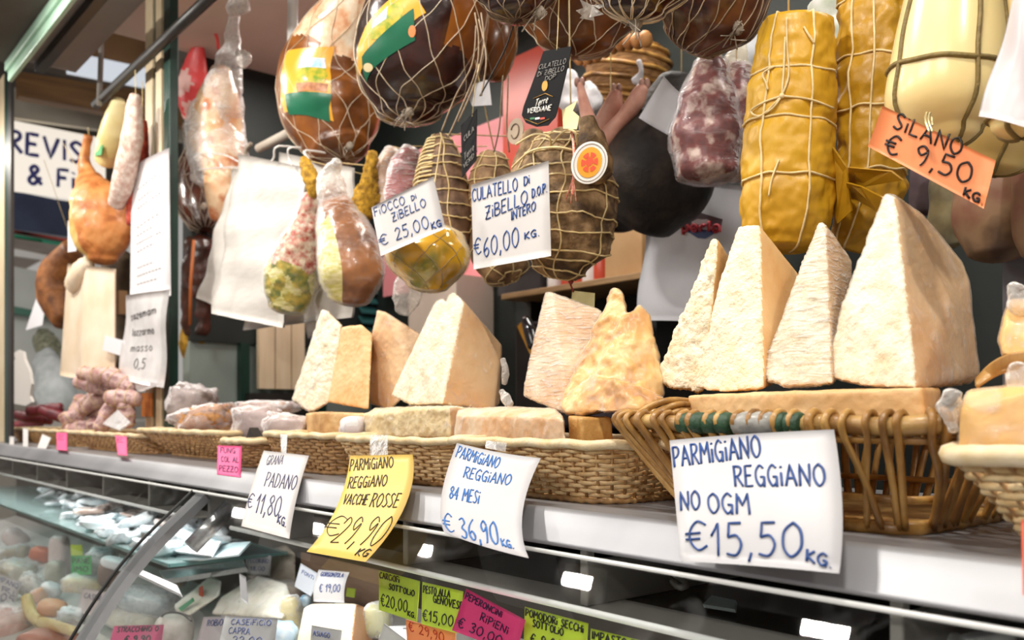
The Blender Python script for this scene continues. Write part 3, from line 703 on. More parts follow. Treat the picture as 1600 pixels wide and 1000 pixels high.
# four tall pieces in the willow basket
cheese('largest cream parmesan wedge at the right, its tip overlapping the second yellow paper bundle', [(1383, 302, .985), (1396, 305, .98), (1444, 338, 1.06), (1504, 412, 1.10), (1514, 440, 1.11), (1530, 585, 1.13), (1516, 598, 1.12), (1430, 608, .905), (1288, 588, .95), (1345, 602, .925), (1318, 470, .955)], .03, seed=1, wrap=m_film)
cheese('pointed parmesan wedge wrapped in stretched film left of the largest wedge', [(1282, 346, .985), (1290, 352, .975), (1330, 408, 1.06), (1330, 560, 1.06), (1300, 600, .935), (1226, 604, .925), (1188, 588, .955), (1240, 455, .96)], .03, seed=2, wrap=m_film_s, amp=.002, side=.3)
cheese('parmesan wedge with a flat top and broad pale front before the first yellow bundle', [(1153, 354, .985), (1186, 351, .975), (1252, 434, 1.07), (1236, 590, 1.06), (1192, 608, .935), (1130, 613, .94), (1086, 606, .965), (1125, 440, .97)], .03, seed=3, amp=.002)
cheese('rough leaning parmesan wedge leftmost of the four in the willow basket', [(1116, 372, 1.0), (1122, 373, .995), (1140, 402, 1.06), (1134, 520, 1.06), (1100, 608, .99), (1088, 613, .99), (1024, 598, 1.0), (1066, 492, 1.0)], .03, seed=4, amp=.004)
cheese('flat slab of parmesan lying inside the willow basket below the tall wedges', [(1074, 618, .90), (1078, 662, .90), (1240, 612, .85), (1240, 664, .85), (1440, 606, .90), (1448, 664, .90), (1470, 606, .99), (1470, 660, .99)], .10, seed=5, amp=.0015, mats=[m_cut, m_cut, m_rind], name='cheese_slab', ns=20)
# two wrapped pieces over the 84-months card
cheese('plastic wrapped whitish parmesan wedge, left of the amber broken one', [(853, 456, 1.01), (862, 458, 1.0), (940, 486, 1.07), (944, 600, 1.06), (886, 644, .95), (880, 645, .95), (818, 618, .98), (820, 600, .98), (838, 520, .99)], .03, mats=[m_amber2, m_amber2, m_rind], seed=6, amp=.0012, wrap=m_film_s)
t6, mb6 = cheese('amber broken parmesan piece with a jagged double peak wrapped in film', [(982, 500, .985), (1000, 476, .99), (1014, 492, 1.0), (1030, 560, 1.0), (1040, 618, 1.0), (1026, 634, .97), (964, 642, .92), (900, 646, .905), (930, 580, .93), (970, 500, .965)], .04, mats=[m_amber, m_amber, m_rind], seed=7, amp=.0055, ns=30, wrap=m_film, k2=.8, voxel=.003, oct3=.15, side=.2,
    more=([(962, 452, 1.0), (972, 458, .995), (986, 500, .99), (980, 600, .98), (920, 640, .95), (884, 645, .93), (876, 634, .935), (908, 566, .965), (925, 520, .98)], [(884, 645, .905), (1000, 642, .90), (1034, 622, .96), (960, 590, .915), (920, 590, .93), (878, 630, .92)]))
cheese('orange-tan parmesan block lying in the pale basket of the 84-months card', [(712, 650, .90), (710, 690, .90), (716, 640, .92), (880, 652, .86), (884, 692, .86), (790, 638, .95), (868, 640, .90)], .10, mats=[m_amber2, m_tan, m_rind], seed=8, amp=.002, wrap=m_film, name='cheese_block', ns=22)
cheese('brown-rinded parmesan block beside the orange-tan block, under the amber piece', [(888, 650, .90), (890, 692, .90), (908, 652, .88), (908, 695, .88), (955, 652, .93), (958, 692, .93)], .10, mats=[m_rind, m_rind, m_rind], seed=9, amp=.001, name='cheese_block')
# three pieces and the big one on the left
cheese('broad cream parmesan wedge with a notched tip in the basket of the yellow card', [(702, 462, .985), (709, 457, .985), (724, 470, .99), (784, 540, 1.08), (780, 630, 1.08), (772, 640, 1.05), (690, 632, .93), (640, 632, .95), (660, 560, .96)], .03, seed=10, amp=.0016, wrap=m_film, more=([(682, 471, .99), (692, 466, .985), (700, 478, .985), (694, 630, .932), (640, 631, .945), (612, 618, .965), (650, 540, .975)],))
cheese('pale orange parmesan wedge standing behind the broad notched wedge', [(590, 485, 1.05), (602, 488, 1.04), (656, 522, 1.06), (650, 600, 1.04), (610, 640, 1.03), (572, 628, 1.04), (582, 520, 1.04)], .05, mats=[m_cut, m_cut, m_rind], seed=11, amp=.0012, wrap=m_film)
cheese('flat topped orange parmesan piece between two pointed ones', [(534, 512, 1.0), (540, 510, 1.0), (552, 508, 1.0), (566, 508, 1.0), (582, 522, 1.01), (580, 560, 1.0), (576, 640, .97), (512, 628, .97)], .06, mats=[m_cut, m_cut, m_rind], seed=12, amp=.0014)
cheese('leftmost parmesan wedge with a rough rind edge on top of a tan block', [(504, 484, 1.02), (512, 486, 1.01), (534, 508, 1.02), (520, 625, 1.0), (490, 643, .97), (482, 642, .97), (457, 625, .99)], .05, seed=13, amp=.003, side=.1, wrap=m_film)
cheese('rough pale cheese block in the basket of the yellow price card', [(570, 648, .91), (574, 684, .91), (600, 640, .92), (700, 636, .90), (702, 684, .90), (742, 640, .96), (738, 684, .96), (586, 640, .95)], .09, mats=[M('pale_block', '#efdcab', '#d3b679', 40, .5, .5, 120, sss=.1), m_tan, m_rind], seed=14, amp=.0028, wrap=m_film, name='cheese_block')
cheese('tan cheese block under the flat topped orange piece', [(478, 646, .93), (480, 684, .93), (504, 644, .92), (506, 684, .92), (574, 646, .95), (574, 684, .95)], .09, mats=[m_tan, m_cut, m_rind], seed=15, amp=.001, name='cheese_block')
# wrapped yellow cheeses in the basket at the right edge
m_yel = M('yellow_cheese', '#f0c168', '#e5ae50', 14, .4, .1, 60, sss=.15)
cheese('yellow cheese block in crumpled cling film in the cane basket', [(1500, 640, .80), (1496, 705, .80), (1512, 612, .82), (1640, 606, .80), (1640, 705, .79), (1560, 700, .79), (1580, 606, .82)], .12, mats=mono(m_yel), seed=16, amp=.001, ns=12, wrap=m_film, name='cheese_block', voxel=.003)
cheese('small yellow cheese in film with a twisted pale top behind the cane basket block', [(1560, 530, .93), (1566, 512, .93), (1580, 470, .95), (1640, 470, .95), (1640, 560, .92), (1566, 556, .92)], .07, mats=mono(m_yel), seed=17, amp=.002, ns=16, wrap=m_film, voxel=.003)
cheese('film wrapped pale cheese behind the cane basket block, carrying the small yellow one', [(1572, 566, .92), (1572, 700, .92), (1640, 562, .92), (1640, 700, .92), (1600, 562, .92)], .09, mats=mono(m_amber2), seed=18, amp=.001, ns=16, wrap=m_film_s, name='cheese_block', voxel=.004)
# ruffled film gathered at the side of the yellow block and on the small cheese
m_ruf = film('ruffled_film', '#f4f0ec', .3, .9, 60, .1)
def ruffle(label, pts, r, y, seed, name='film_bundle'):
    mb = MB(); Surf([(a, b, h) for a, b, h in pts], y, .8, r, 55, seed).body(30, 28, mb); return single(name, mb, m_ruf, label, 'film')
ruffle('gathered film end sticking out beside the yellow block', [(1486, 615, 12), (1482, 640, 14), (1490, 670, 10)], .012, .80, 2)
ruffle('twisted pale film end on top of the small yellow cheese', [(1584, 447, 10), (1592, 462, 16), (1600, 480, 18)], .010, .94, 3)
ruffle('crumpled film lump between the small yellow cheese and the block', [(1588, 575, 14), (1592, 590, 17), (1592, 605, 15)], .010, .85, 4)
ruffle('small twist of film low at the right side of the broad notched wedge', [(784, 612, 5), (790, 622, 8), (796, 632, 7)], .006, 1.02, 6)
ruffle('film flap standing out at the right edge of the broad notched wedge', [(786, 562, 4), (790, 580, 6), (788, 598, 5)], .005, 1.06, 7)
mb = MB()
for k in range(14): mb.tube(smooth([P(1526, 604 - .8 * k, .90 + .002 * k), P(1550, 588 - 1.4 * k, .91), P(1580, 576 - 1.6 * k, .91), P(1625, 566 - 1.2 * k, .92)], 4), .0022, 5)
single('raffia_bundle', mb, m_wil, 'golden raffia bundle lying behind the yellow block', 'raffia')

# ------------------------------------------------------------------ handwritten price cards
m_pw = M('card_white', '#d5d0ce', '#cdc8c6', 9, .5)
m_pw2 = M('card_cool', '#cecccd', '#c5c3c6', 9, .42)
m_py = M('card_yellow', '#ebc562', '#e6bc54', 9, .4)
m_por = M('card_orange', '#ff9a63', '#fb9058', 6, .45)
m_lime = M('card_lime', '#c3dc3a', '#b6d232', 6, .5)
m_pink = M('card_pink', '#e8377f', '#df2f77', 6, .5)
m_pk = M('ticket_pink', '#f0508c', '#e84583', 6, .5)
ink_b = M('ink_blue', '#1d4c93', '#173f80', 40, .4); ink_n = M('ink_navy', '#232b63', None, rough=.4)
ink_k = M('ink_black', '#1d1b1f', None, rough=.4); ink_lb = M('ink_light_blue', '#3c7cc4', '#2f6cb6', 40, .4)
def inv(px, x, y, mid=None):               # picture position -> sheet coordinates
    tl, tr, br, bl = px; ml, mr = mid or (((tl[0] + bl[0]) / 2, (tl[1] + bl[1]) / 2), ((tr[0] + br[0]) / 2, (tr[1] + br[1]) / 2))
    f = lambda a, b, i: bez(b, bl[i], ml[i], tl[i]) * (1 - a) + bez(b, br[i], mr[i], tr[i]) * a
    a = b = .5; e = 1e-4
    for _ in range(20):
        x0, y0 = f(a, b, 0), f(a, b, 1); ex, ey = x - x0, y - y0
        ax, ay, bx, by = (f(a + e, b, 0) - x0) / e, (f(a + e, b, 1) - y0) / e, (f(a, b + e, 0) - x0) / e, (f(a, b + e, 1) - y0) / e
        D = ax * by - ay * bx; a += .8 * (ex * by - ey * bx) / D; b += .8 * (ax * ey - ay * ex) / D
    return a, b
def card(label, px, ys, lines, paper, ink, r=.0011, bend=None, cat='price card', name='price_card', group=None, th=.0005, mid=None):
    L = []
    for ln in lines:
        t, x0, y0, x1, y1, h = ln[:6]
        a0, b0 = inv(px, x0, y0, mid); a1, b1 = inv(px, x1, y1, mid); hb = inv(px, x0, y0 - h, mid)[1] - b0
        L.append((t, a0, b0, a1, b1, hb) + tuple(ln[6:]))
    return sign(name, label, cat, px, ys, L, paper, ink, r, bend, group, th=th, mid=mid)
big, bigfn = card('large white card hung on the willow basket, 15,50 in blue', [(1046, 688), (1303, 671), (1311, 896), (1063, 877)], [.777, .777, .676, .676],
     [('PARMiGiANO', 1055, 731, 1202, 717, 31), ('REGGiANO', 1161, 763, 1294, 761, 31), ('NO', 1067, 798, 1101, 797, 28), ('OGM', 1116, 803, 1184, 806, 30), ('€', 1078, 861, 1112, 860, 44), ('15,50', 1121, 870, 1261, 872, 50, 1.1), ('KG.', 1267, 878, 1301, 888, 19)],
     m_pw2, ink_b, .00125, lambda a, b: .002 * math.sin(PI * a), mid=((1055, 783, .712), (1316, 788, .712)))
cd84, _ = card('white curling card reading 84 MESI on the pale middle basket', [(714, 692), (845, 716), (826, 872), (694, 832)], [.775, .775, .622, .626],
     [('PARMiGiANO', 712, 714, 779, 730, 18), ('REGGiANO', 725, 745, 797, 757, 17), ('84 MESi', 703, 778, 750, 785, 19), ('€', 697, 829, 712, 832, 27), ('36,90', 725, 839, 784, 850, 30, 1.15), ('KG.', 788, 852, 805, 857, 11)],
     m_pw2, ink_lb, .0010, lambda a, b: -.003 * math.sin(PI * a), mid=((690, 772, .692), (817, 797, .690)))
cdy, _ = card('yellow card reading VACCHE ROSSE draped over the ledge', [(547, 712), (645, 710), (571, 878), (479, 862)], [.775, .775, .618, .622],
     [('PARMiGiANO', 547, 737, 617, 731, 18), ('REGGiANO', 544, 764, 606, 760, 17), ('VACCHE', 536, 788, 575, 789, 15), ('ROSSE', 580, 792, 621, 793, 20), ('€', 501, 834, 528, 838, 29, .8), ('29,90', 518, 848, 588, 853, 40, .8), ('KG', 556, 868, 573, 870, 12)],
     m_py, ink_k, .0010, None, mid=((527, 790, .692), (634, 788, .692)))
cdp, _ = card('narrow white card with 11,80 hanging from the brown basket', [(412, 704), (483, 712), (452, 842), (377, 822)], [.778, .778, .624, .630],
     [('GRANA', 416, 727, 442, 726, 15, .6), ('PADANO', 414, 760, 461, 766, 22, .85), ('€', 385, 792, 394, 794, 22), ('11,80', 399, 801, 437, 808, 30), ('KG.', 435, 817, 447, 824, 13)],
     m_pw, ink_n, .0011, None, mid=((392, 764, .692), (465, 772, .692)))
card('pink ticket on the small slanting basket', [(340, 696), (378, 697), (376, 746), (339, 741)], [.775, .775, .722, .722],
     [('FUNG', 345, 708, 368, 709, 8), ('COL AL', 346, 722, 373, 724, 8), ('PEZZO', 343, 736, 372, 739, 8)], m_pk, ink_n, .0008, cat='ticket', name='price_ticket')
for lab, q in (('pink ticket on the long salami tray, the one nearer the post', [(180, 680), (198, 682), (199, 712), (184, 711)]), ('pink ticket on the long salami tray, the one nearer the far end', [(88, 676), (105, 676), (105, 704), (89, 703)])):
    card(lab, q, [.80, .80, .722, .722], [('E', q[0][0] + 4, q[0][1] + 12, q[0][0] + 12, q[0][1] + 12, 7)], m_pk, ink_n, .0008, cat='ticket', name='price_ticket')
for lab, q in (('white folded ticket leaning before the far left tray, nearest to the post', [(66, 678), (80, 684), (66, 714), (54, 712)]), ('narrow white ticket between the leaning one and the leftmost one', [(36, 668), (44, 670), (44, 712), (36, 710)]), ('narrow white ticket at the very left end of the ledge', [(15, 682), (22, 682), (22, 716), (15, 715)])):
    card(lab, q, [.80, .80, .72, .72], [], m_pw, ink_n, cat='ticket', name='price_ticket')
# cards on the hanging goods
cf, _ = card('white tilted card reading FIOCCO before the bag of oil', [(580, 324), (677, 276), (696, 357), (595, 400)], .935,
     [('FiOCCO', 587, 338, 636, 318, 14), ('Di', 646, 313, 653, 309, 8), ('ZiBELLO', 616, 346, 668, 322, 14), ('€', 595, 384, 608, 380, 17), ('25,00', 622, 375, 673, 355, 20, 1.1), ('KG', 677, 358, 691, 353, 11, 1.3)], m_pw, ink_b, .0011)
cc, _ = card('white card reading CULATELLO pinned before the tied brown hams', [(736, 289), (857, 251), (861, 400), (740, 421)], .985,
     [('CULATELLO', 739, 315, 812, 297, 19), ('Di', 822, 290, 830, 286, 14), ('ZiBELLO', 761, 343, 827, 317, 20), ('D.O.P.', 834, 309, 855, 300, 14), ('INTERO', 803, 344, 839, 328, 14), ('€', 742, 398, 753, 396, 25), ('60,00', 758, 402, 814, 384, 29, 1.1), ('KG.', 823, 374, 844, 368, 11)], m_pw, ink_b, .0013)
cs_, silfn = card('orange card with 9,50 hooked on the cream pear shaped cheese', [(1379, 165), (1556, 251), (1537, 326), (1356, 229)], [.965, .985, .985, .965],
     [('SiLANO', 1397, 200, 1502, 245, 27), ('€ 9,50', 1382, 237, 1516, 289, 33), ('KG.', 1507, 306, 1535, 320, 15)], m_por, ink_k, .00125)
# coloured cards hanging from the inner shelf edge
YL = .694
card('lime card with 20,00, leftmost on the inner shelf edge', [(592, 891), (656, 908), (651, 972), (592, 953)], [YL, YL, YL - .006, YL - .006], [('CARCiOFi', 594, 903, 625, 911, 9), ("SOTT'OLiO", 609, 921, 648, 932, 9), ('€20,00', 596, 946, 637, 957, 18), ('KG.', 638, 962, 649, 966, 8)], m_lime, ink_k, .0009)
card('lime card reading PESTO, second along the inner shelf edge', [(660, 909), (724, 924), (716, 990), (658, 975)], [YL, YL, YL - .006, YL - .006], [('PESTO ALLA', 662, 926, 704, 934, 11), ('GENOVESE', 678, 941, 722, 953, 12), ('€15,00', 661, 969, 708, 979, 17)], m_lime, ink_k, .0009)
card('magenta card with slanted PEPERONCINI on the inner shelf edge', [(729, 920), (821, 969), (806, 1022), (706, 985)], [YL - .012] * 4, [('PEPERONCiNi', 727, 935, 785, 965, 11), ('RiPiENi', 752, 969, 794, 991, 13), ('€ 30,00', 715, 979, 784, 1008, 17)], m_pink, M('ink_violet', '#3a1046', None, rough=.4), .0009)
card('lime card reading POMODORI right of the magenta card', [(820, 948), (919, 974), (914, 1040), (818, 1010)], [YL, YL, YL - .006, YL - .006], [('POMODORi SECCHi', 822, 962, 912, 989, 11), ("SOTT'OLiO", 834, 979, 882, 994, 11), ('€ 9,00', 830, 1008, 880, 1020, 18)], m_lime, ink_k, .0009)
card('lime card cut by the bottom of the view, beginning IMPASTO', [(923, 982), (1015, 1004), (1010, 1070), (921, 1044)], [YL, YL, YL - .006, YL - .006], [('IMPASTO PER', 926, 998, 1010, 1018, 12)], m_lime, ink_k, .0009)
card('orange card under the lime PESTO card', [(634, 968), (712, 988), (712, 1020), (636, 1004)], YL + .006, [('€ 29,90', 640, 985, 695, 1003, 15)], m_por, M('ink_red', '#c83a22', None, rough=.4), .0008)
card('red card cut off at the right edge of the view', [(1596, 812), (1700, 800), (1700, 940), (1598, 930)], [.70, .70, .66, .66], [], M('card_red', '#f05a3c', None, rough=.5), ink_k)
# clear tape holding the cards to the rims
m_tape = film('clear_tape', '#ffffff', .25, .4, 50, .15)
def tape(par, px, y, y2):
    mb = MB(); a = [P(px[0][0], px[0][1], y), P(px[1][0], px[1][1], y), P(px[2][0], px[2][1], y2), P(px[3][0], px[3][1], y2)]
    mb.grid(lambda u, v: a[0].lerp(a[1], u).lerp(a[3].lerp(a[2], u), v), 4, 6); part('tape', mb, m_tape, par, label='clear tape strip')
tape(cdy, [(578, 679), (606, 680), (606, 716), (578, 714)], .79, .782); tape(cd84, [(760, 688), (792, 692), (790, 706), (758, 700)], .785, .78)
tape(cdp, [(438, 678), (449, 679), (447, 716), (440, 714)], .80, .784)
# ------------------------------------------------------------------ hanging goods
m_net = M('net_cord', '#e6d6bf', '#cdb898', 60, .6)
m_netd = M('net_cord_dark', '#b39c80', '#8f7860', 60, .7)
m_str = M('string', '#e8d3a2', '#d2b67c', 60, .6)
m_ham = M('ham_brown', '#7a4a22', '#3a1f12', 14, .28, .25, 60, coat=.5, c3='#5c3319')
m_hamd = M('ham_dark', '#4a2114', '#21100c', 10, .25, .3, 50, coat=.5, c3='#33160f')
m_hamo = M('ham_amber', '#9a5a1e', '#4f2a10', 9, .3, .2, 50, coat=.4, c3='#7a4415')
m_fat = M('ham_fat', '#f4e3cc', '#d98f62', 26, .22, .3, 60, coat=.6, c3='#edc9a4')
m_lab = M('label_yellow', '#f2ae33', '#eaa02a', 8, .3, coat=.3); m_grn = M('label_green', '#14694a', '#0f5a3e', 8, .3, coat=.3)
m_sky = M('picture_sky', '#8fc0ea', '#eef4fa', 40, .3); m_fld = M('picture_field', '#d7b840', '#7c9a35', 60, .3); m_field2 = M('picture_meat', '#c98a5c', '#a5663c', 80, .3)
m_knot = M('knot_grey', '#a6998a', '#857868', 60, .8)
def hang(p, r=.0016, mat=None, to=None, top=2.42):
    mb = MB(); p = V(p); mb.tube([p, to or V((p.x, 1.12 if abs(p.y - 1.12) < .2 and p.x > -1.78 else p.y, max(top if p.x > -1.78 or top != 2.42 else 2.88, p.z + .05)))], r, 5); return mb
def meat(name, label, cat, st, y, mat, amp=.004, ns=14, seed=1, depth=.9, c0=.5, c1=.5, net=None, cord=True, bname='meat', low=False, nu=44, nv=40, mfn=None, netmat=None, group=None, top=2.42, fn=None):
    s = Surf(st, y, depth, amp, ns, seed, c0, c1, fn)
    t = thing(name, label, cat, s.pt(.995, 0), group)
    if mfn: nu, nv = 90, 84
    part(bname, s.body(nu, nv, mfn=mfn), mat, t)
    if net: part('netting', s.net(*net), netmat or m_net, t)
    if cord: part('cord', hang(s.pt(.004, 0), top=top, to=V((s.pt(.004, 0).x, 1.38, 2.08)) if low else None), m_str, t)
    return t, s
def knot(t, s, px, py, r=.008, mat=None):
    p = s.pt(*[(lambda q: (q[1], s.uv_at(q[1], q[0])))(s.at(px, py))][0], .004)
    rd = random.Random(int(px)); mb = MB()
    mb.ball(p, r, 6, 0, (1, 1, 1.3))
    for k in range(9): mb.tube(smooth([p, p + V((rd.uniform(-1, 1), rd.uniform(-1, .3), rd.uniform(-1, .6))) * r * 1.6, p + V((rd.uniform(-1, 1), rd.uniform(-1, .3), rd.uniform(-1.4, .4))) * r * 3], 4), .0011, 4)
    part('net_knot', mb, mat or m_knot, t)
fatfn = lambda lim, w=.05: (lambda u, v, p: 1 if u < lim + w * noise.noise(p * 14) else 0)

# ham with the yellow label, left
h1, s1 = meat('netted_ham', 'netted ham with an upright yellow and green label, left of the larger one', 'ham', [(572, -60, 28), (556, 0, 44), (534, 55, 62), (517, 110, 77), (516, 160, 82), (522, 205, 68), (530, 230, 48)], 1.22, [m_hamo, m_fat], .006, 12, 2, net=(9, .42, .12, .99, .0009), mfn=fatfn(.42))
q = s1.quad((452, 78), (522, 72), (520, 190), (446, 178)); lb = part('label', s1.patch(q, .0015), m_lab, h1, True, 'yellow paper label')
part('picture', s1.patch(s1.quad((466, 92), (512, 90), (512, 142), (464, 140)), .0022, oval=True), m_fld, lb, True, 'oval picture of fields')
part('picture_sky', s1.patch(s1.quad((474, 92), (508, 91), (512, 106), (468, 108)), .0026), m_sky, lb, True, 'blue sky of the picture')
part('picture_base', s1.patch(s1.quad((464, 132), (512, 130), (512, 144), (464, 146)), .0026), m_field2, lb, True, 'reddish meat of the picture')
qg = s1.quad((446, 148), (518, 148), (516, 190), (452, 180)); part('green_band', s1.patch(qg, .0026), m_grn, lb, True, 'green band of the label')
# larger ham with the diagonal green band


s2 = Surf([(700, -80, 60), (684, -30, 84), (668, 30, 98), (656, 75, 99), (646, 115, 95), (640, 150, 78), (640, 172, 55)], 1.12, .9, .005, 11, 5, .5, .4)
h2 = thing('netted_ham', 'large netted ham with a diagonal green band on its yellow label', 'ham', s2.pt(.995, 0))
part('meat', s2.body(100, 90, mfn=lambda u, v, p: 1 if (v < .17 or v > .9) and u < .55 + .1 * noise.noise(p * 12) else 0), [m_hamd, m_hamo], h2)
part('netting', s2.net(11, .38, .1, .99, .001), m_net, h2); part('cord', hang(s2.pt(.004, 0)), m_str, h2)
lb = part('label', s2.patch(s2.quad((572, 40), (640, -30), (664, 20), (562, 118)), .0015), m_lab, h2, True, 'yellow paper label')
part('picture', s2.patch(s2.quad((576, 50), (632, -12), (632, 40), (582, 72)), .0022, oval=True), m_fld, lb, True, 'oval picture of fields')
part('picture_sky', s2.patch(s2.quad((584, 32), (606, 8), (606, 26), (582, 44)), .0027), m_sky, lb, True, 'blue sky of the picture')
qg = s2.quad((566, 92), (648, 14), (652, 62), (574, 128)); gb = part('green_band', s2.patch(qg, .0027), m_grn, lb, True, 'green band of the label')
part('seal', s2.patch(s2.quad((640, 44), (648, 40), (650, 58), (640, 62)), .0034, 6, oval=True), m_por, lb, True, 'small orange seal')
part('stamp', s2.patch(s2.quad((570, 100), (584, 97), (584, 113), (571, 117)), .0034, 6, oval=True), M('stamp_beige', '#d9c79a', None), lb, True, 'round beige stamp')
knot(h2, s2, 640, 174, .010); knot(h1, s1, 545, 232, .010)
# brown ham half hidden behind it
h3, s3 = meat('netted_ham', 'narrow brown netted ham just right of the large banded one', 'ham', [(778, -40, 26), (775, 30, 33), (774, 75, 34), (768, 115, 24)], 1.34, m_hamo, .005, 12, 7, net=(7, .4, .05, .97, .0009), netmat=m_netd)
# hams cut by the top of the picture
h4, s4 = meat('netted_ham', 'dark netted ham cut by the top edge, above the black tag', 'ham', [(800, -110, 60), (806, -60, 78), (806, -15, 70), (806, 12, 46)], 1.02, m_hamd, .004, 12, 9, net=(9, .4, .05, .97, .0009), c1=.45, netmat=m_netd)
knot(h4, s4, 842, 22, .009)
h5, s5 = meat('netted_ham', 'amber brown netted ham cut by the top edge, right behind the black tag', 'ham', [(905, -80, 80), (905, -20, 96), (903, 30, 92), (900, 62, 66)], 1.24, m_hamo, .005, 10, 11, net=(9, .35, .05, .98, .0009), c1=.4)
h6, s6 = meat('netted_ham', 'film wrapped dark ham at the top edge with a gathered knot', 'ham', [(1000, -110, 70), (998, -60, 92), (994, -15, 84), (990, 12, 50)], .98, m_hamd, .004, 12, 13, net=(15, .12, .3, .99, .001), c1=.4)
knot(h6, s6, 992, 34, .010)
mb = MB(); p0 = P(925, 8, .94)
for k in range(8): 
    a = k / 8 * 2 * PI; mb.poly([p0, p0 + V((.028 * math.cos(a), -.006, .020 * math.sin(a))), p0 + V((.026 * math.cos(a + .6), .010, .019 * math.sin(a + .6)))])
part('film_fan', mb, film('fan_film', '#f2eee8', .45, .6, 60), h6, False, 'gathered clear film')
h7, s7 = meat('netted_ham', 'dark purple netted ham at the top edge left of the yellow bundle', 'ham', [(1120, -120, 70), (1116, -60, 96), (1108, -10, 94), (1098, 30, 82), (1080, 60, 48)], 1.22, M('ham_purple', '#5a2a20', '#2a1312', 8, .22, .2, 40, coat=.6, c3='#7a4a30'), .005, 9, 15, net=(14, .14, .25, .98, .0011), c1=.4, netmat=m_netd)
knot(h7, s7, 1150, 46, .009)

# ---- tied culatelli
m_cul = M('culatello_skin', '#b0906a', '#4a3725', 34, .8, 1.0, 110, c3='#7d6242', detail=9)
m_cul2 = M('culatello_tan', '#b8946a', '#6b4c33', 26, .7, .8, 90, detail=8)
def tied(label, st, y, mat, rings, lines, seed, amp=.004, lobes=(), r=.0017, scal=.012, depth=.9, name='tied_ham'):
    s = Surf(st, y, depth, amp, 26, seed, .5, .5); t = thing(name, label, 'ham', s.pt(.995, 0))
    part('meat', s.body(48, 40), mat, t)
    for i, l in enumerate(lobes): part('lobe', Surf(l, y - .015, .9, amp, 26, seed + i + 1, .6, .6).body(28, 24), mat, t)
    mb = MB(); rd = random.Random(seed)
    for k in range(rings):
        u = .10 + .84 * k / max(1, rings - 1); n = 66; ph = rd.uniform(0, 6); m = rd.choice((5, 6, 7))
        mb.tube([s.pt(max(.02, min(.985, u + scal * abs(math.sin(PI * m * j / n + ph)) + rd.uniform(-.002, .002) + .012 * math.sin(2 * PI * j / n + ph))), j / n, .0016 + (.004 if rd.random() < .06 else 0)) for j in range(n)], r * rd.uniform(.85, 1.1), 5, closed=True)
    for k in range(lines): s.line((k + rd.uniform(-.2, .2)) / lines, .03, .97, r * .9, mb, .0016, rd.uniform(-.06, .06), wob=.012)
    part('string_net', mb, m_str, t); part('cord', hang(s.pt(.004, 0), to=V((s.pt(.004, 0).x - .02, 1.38, 2.08)) if st[0][0] < 745 else None), m_str, t)
    return t, s
c1_, sc1 = tied('big tied culatello bulging right of its white card', [(888, 232, 52), (884, 265, 72), (883, 310, 80), (884, 350, 80), (880, 390, 68), (876, 415, 44)], 1.13, m_cul, 12, 8, 21, .008,
     [[(836, 212, 18), (830, 250, 27), (832, 300, 34)], [(878, 212, 21), (884, 250, 31), (888, 300, 36)], [(918, 190, 13), (926, 225, 22), (930, 270, 30)]])
mb = MB()
for a, b, c, d in (((806, 226), (835, 210), (858, 214), (860, 232)), ((858, 232), (880, 206), (898, 206), (902, 226)), ((800, 262), (830, 236), (870, 230), (900, 236))):
    mb.tube(smooth([P(*a, 1.05), P(*b, 1.02), P(*c, 1.01), P(*d, 1.03)], 6), .002, 5)
part('string_loop', mb, m_str, c1_)
c2_, sc2 = tied('second tied culatello mostly behind the white card', [(770, 245, 20), (766, 285, 36), (770, 340, 40), (778, 395, 42), (790, 422, 36)], 1.24, m_cul2, 10, 5, 31, .004)
c3_, sc3 = tied('brown tied fiocco with close pale cords, right of its tilted card', [(688, 216, 14), (690, 250, 32), (690, 300, 42), (692, 350, 44), (686, 390, 40), (680, 405, 26)], 1.15, M('fiocco_skin', '#8a6a50', '#4c3528', 30, .6, .7, 90, detail=8), 13, 5, 41, .004, scal=.006)
mb = MB()
for k in range(12): mb.tube(smooth([sc3.pt(.10 + .028 * k, .30, .002), sc3.pt(.10 + .028 * k, .38, .006), sc3.pt(.11 + .028 * k, .46, .004), sc3.pt(.13 + .028 * k, .52, .001)], 4), .0022, 5)
part('cord_braid', mb, m_str, c3_, True, 'pale braided cords')
# bag of oil in a net, red packet beside it
m_oil = M('golden_oil', '#f2bd1e', '#6b6a14', 13, .06, .15, 20, coat=1, c3='#cf9a10', detail=2)
t, s = meat('oil_bag', 'netted clear bag of golden oil below the tilted card', 'bag', [(668, 378, 58), (668, 400, 66), (670, 424, 56), (668, 444, 34)], 1.045, m_oil, .004, 16, 51, cord=False, bname='oil', c1=.4)
part('film', s.body(30, 30, off=.003), film('bag_film', '#fffef4', .02, .6, 20, .05, edge=.3), t); part('netting', s.net(8, .45, .25, .98, .0007), m_netd, t); part('cord', hang(s.pt(.01, 0), to=P(690, 214, 1.13)), m_str, t); oilbag = t
t, s = meat('red_packet', 'glossy red meat packet in film, left of the tied fiocco', 'packet', [(642, 235, 14), (630, 270, 24), (624, 310, 22), (622, 335, 14)], 1.16, M('red_meat', '#b3282a', '#7d1518', 22, .15, .3, 60, coat=.8), .006, 30, 53, bname='packet', low=True)
part('film', s.body(26, 24, off=.003), m_film_s, t)
t, s = meat('pale_packet', 'pale pink packet in film hanging behind the red one', 'packet', [(614, 235, 12), (602, 275, 22), (600, 320, 22), (606, 350, 14)], 1.22, M('pale_meat', '#e8c3a0', '#c88f6c', 18, .3, .2, 50, coat=.4), .005, 20, 55, bname='packet', low=True)
part('film', s.body(22, 22, off=.003), m_film_s, t)
mb = MB(); Surf([(640, 440, 20), (636, 462, 24), (632, 484, 14)], 1.2, .4, .006, 40, 3).body(16, 16, mb); part('film_tail', mb, m_ruf, oilbag, True, 'crumpled clear film end')
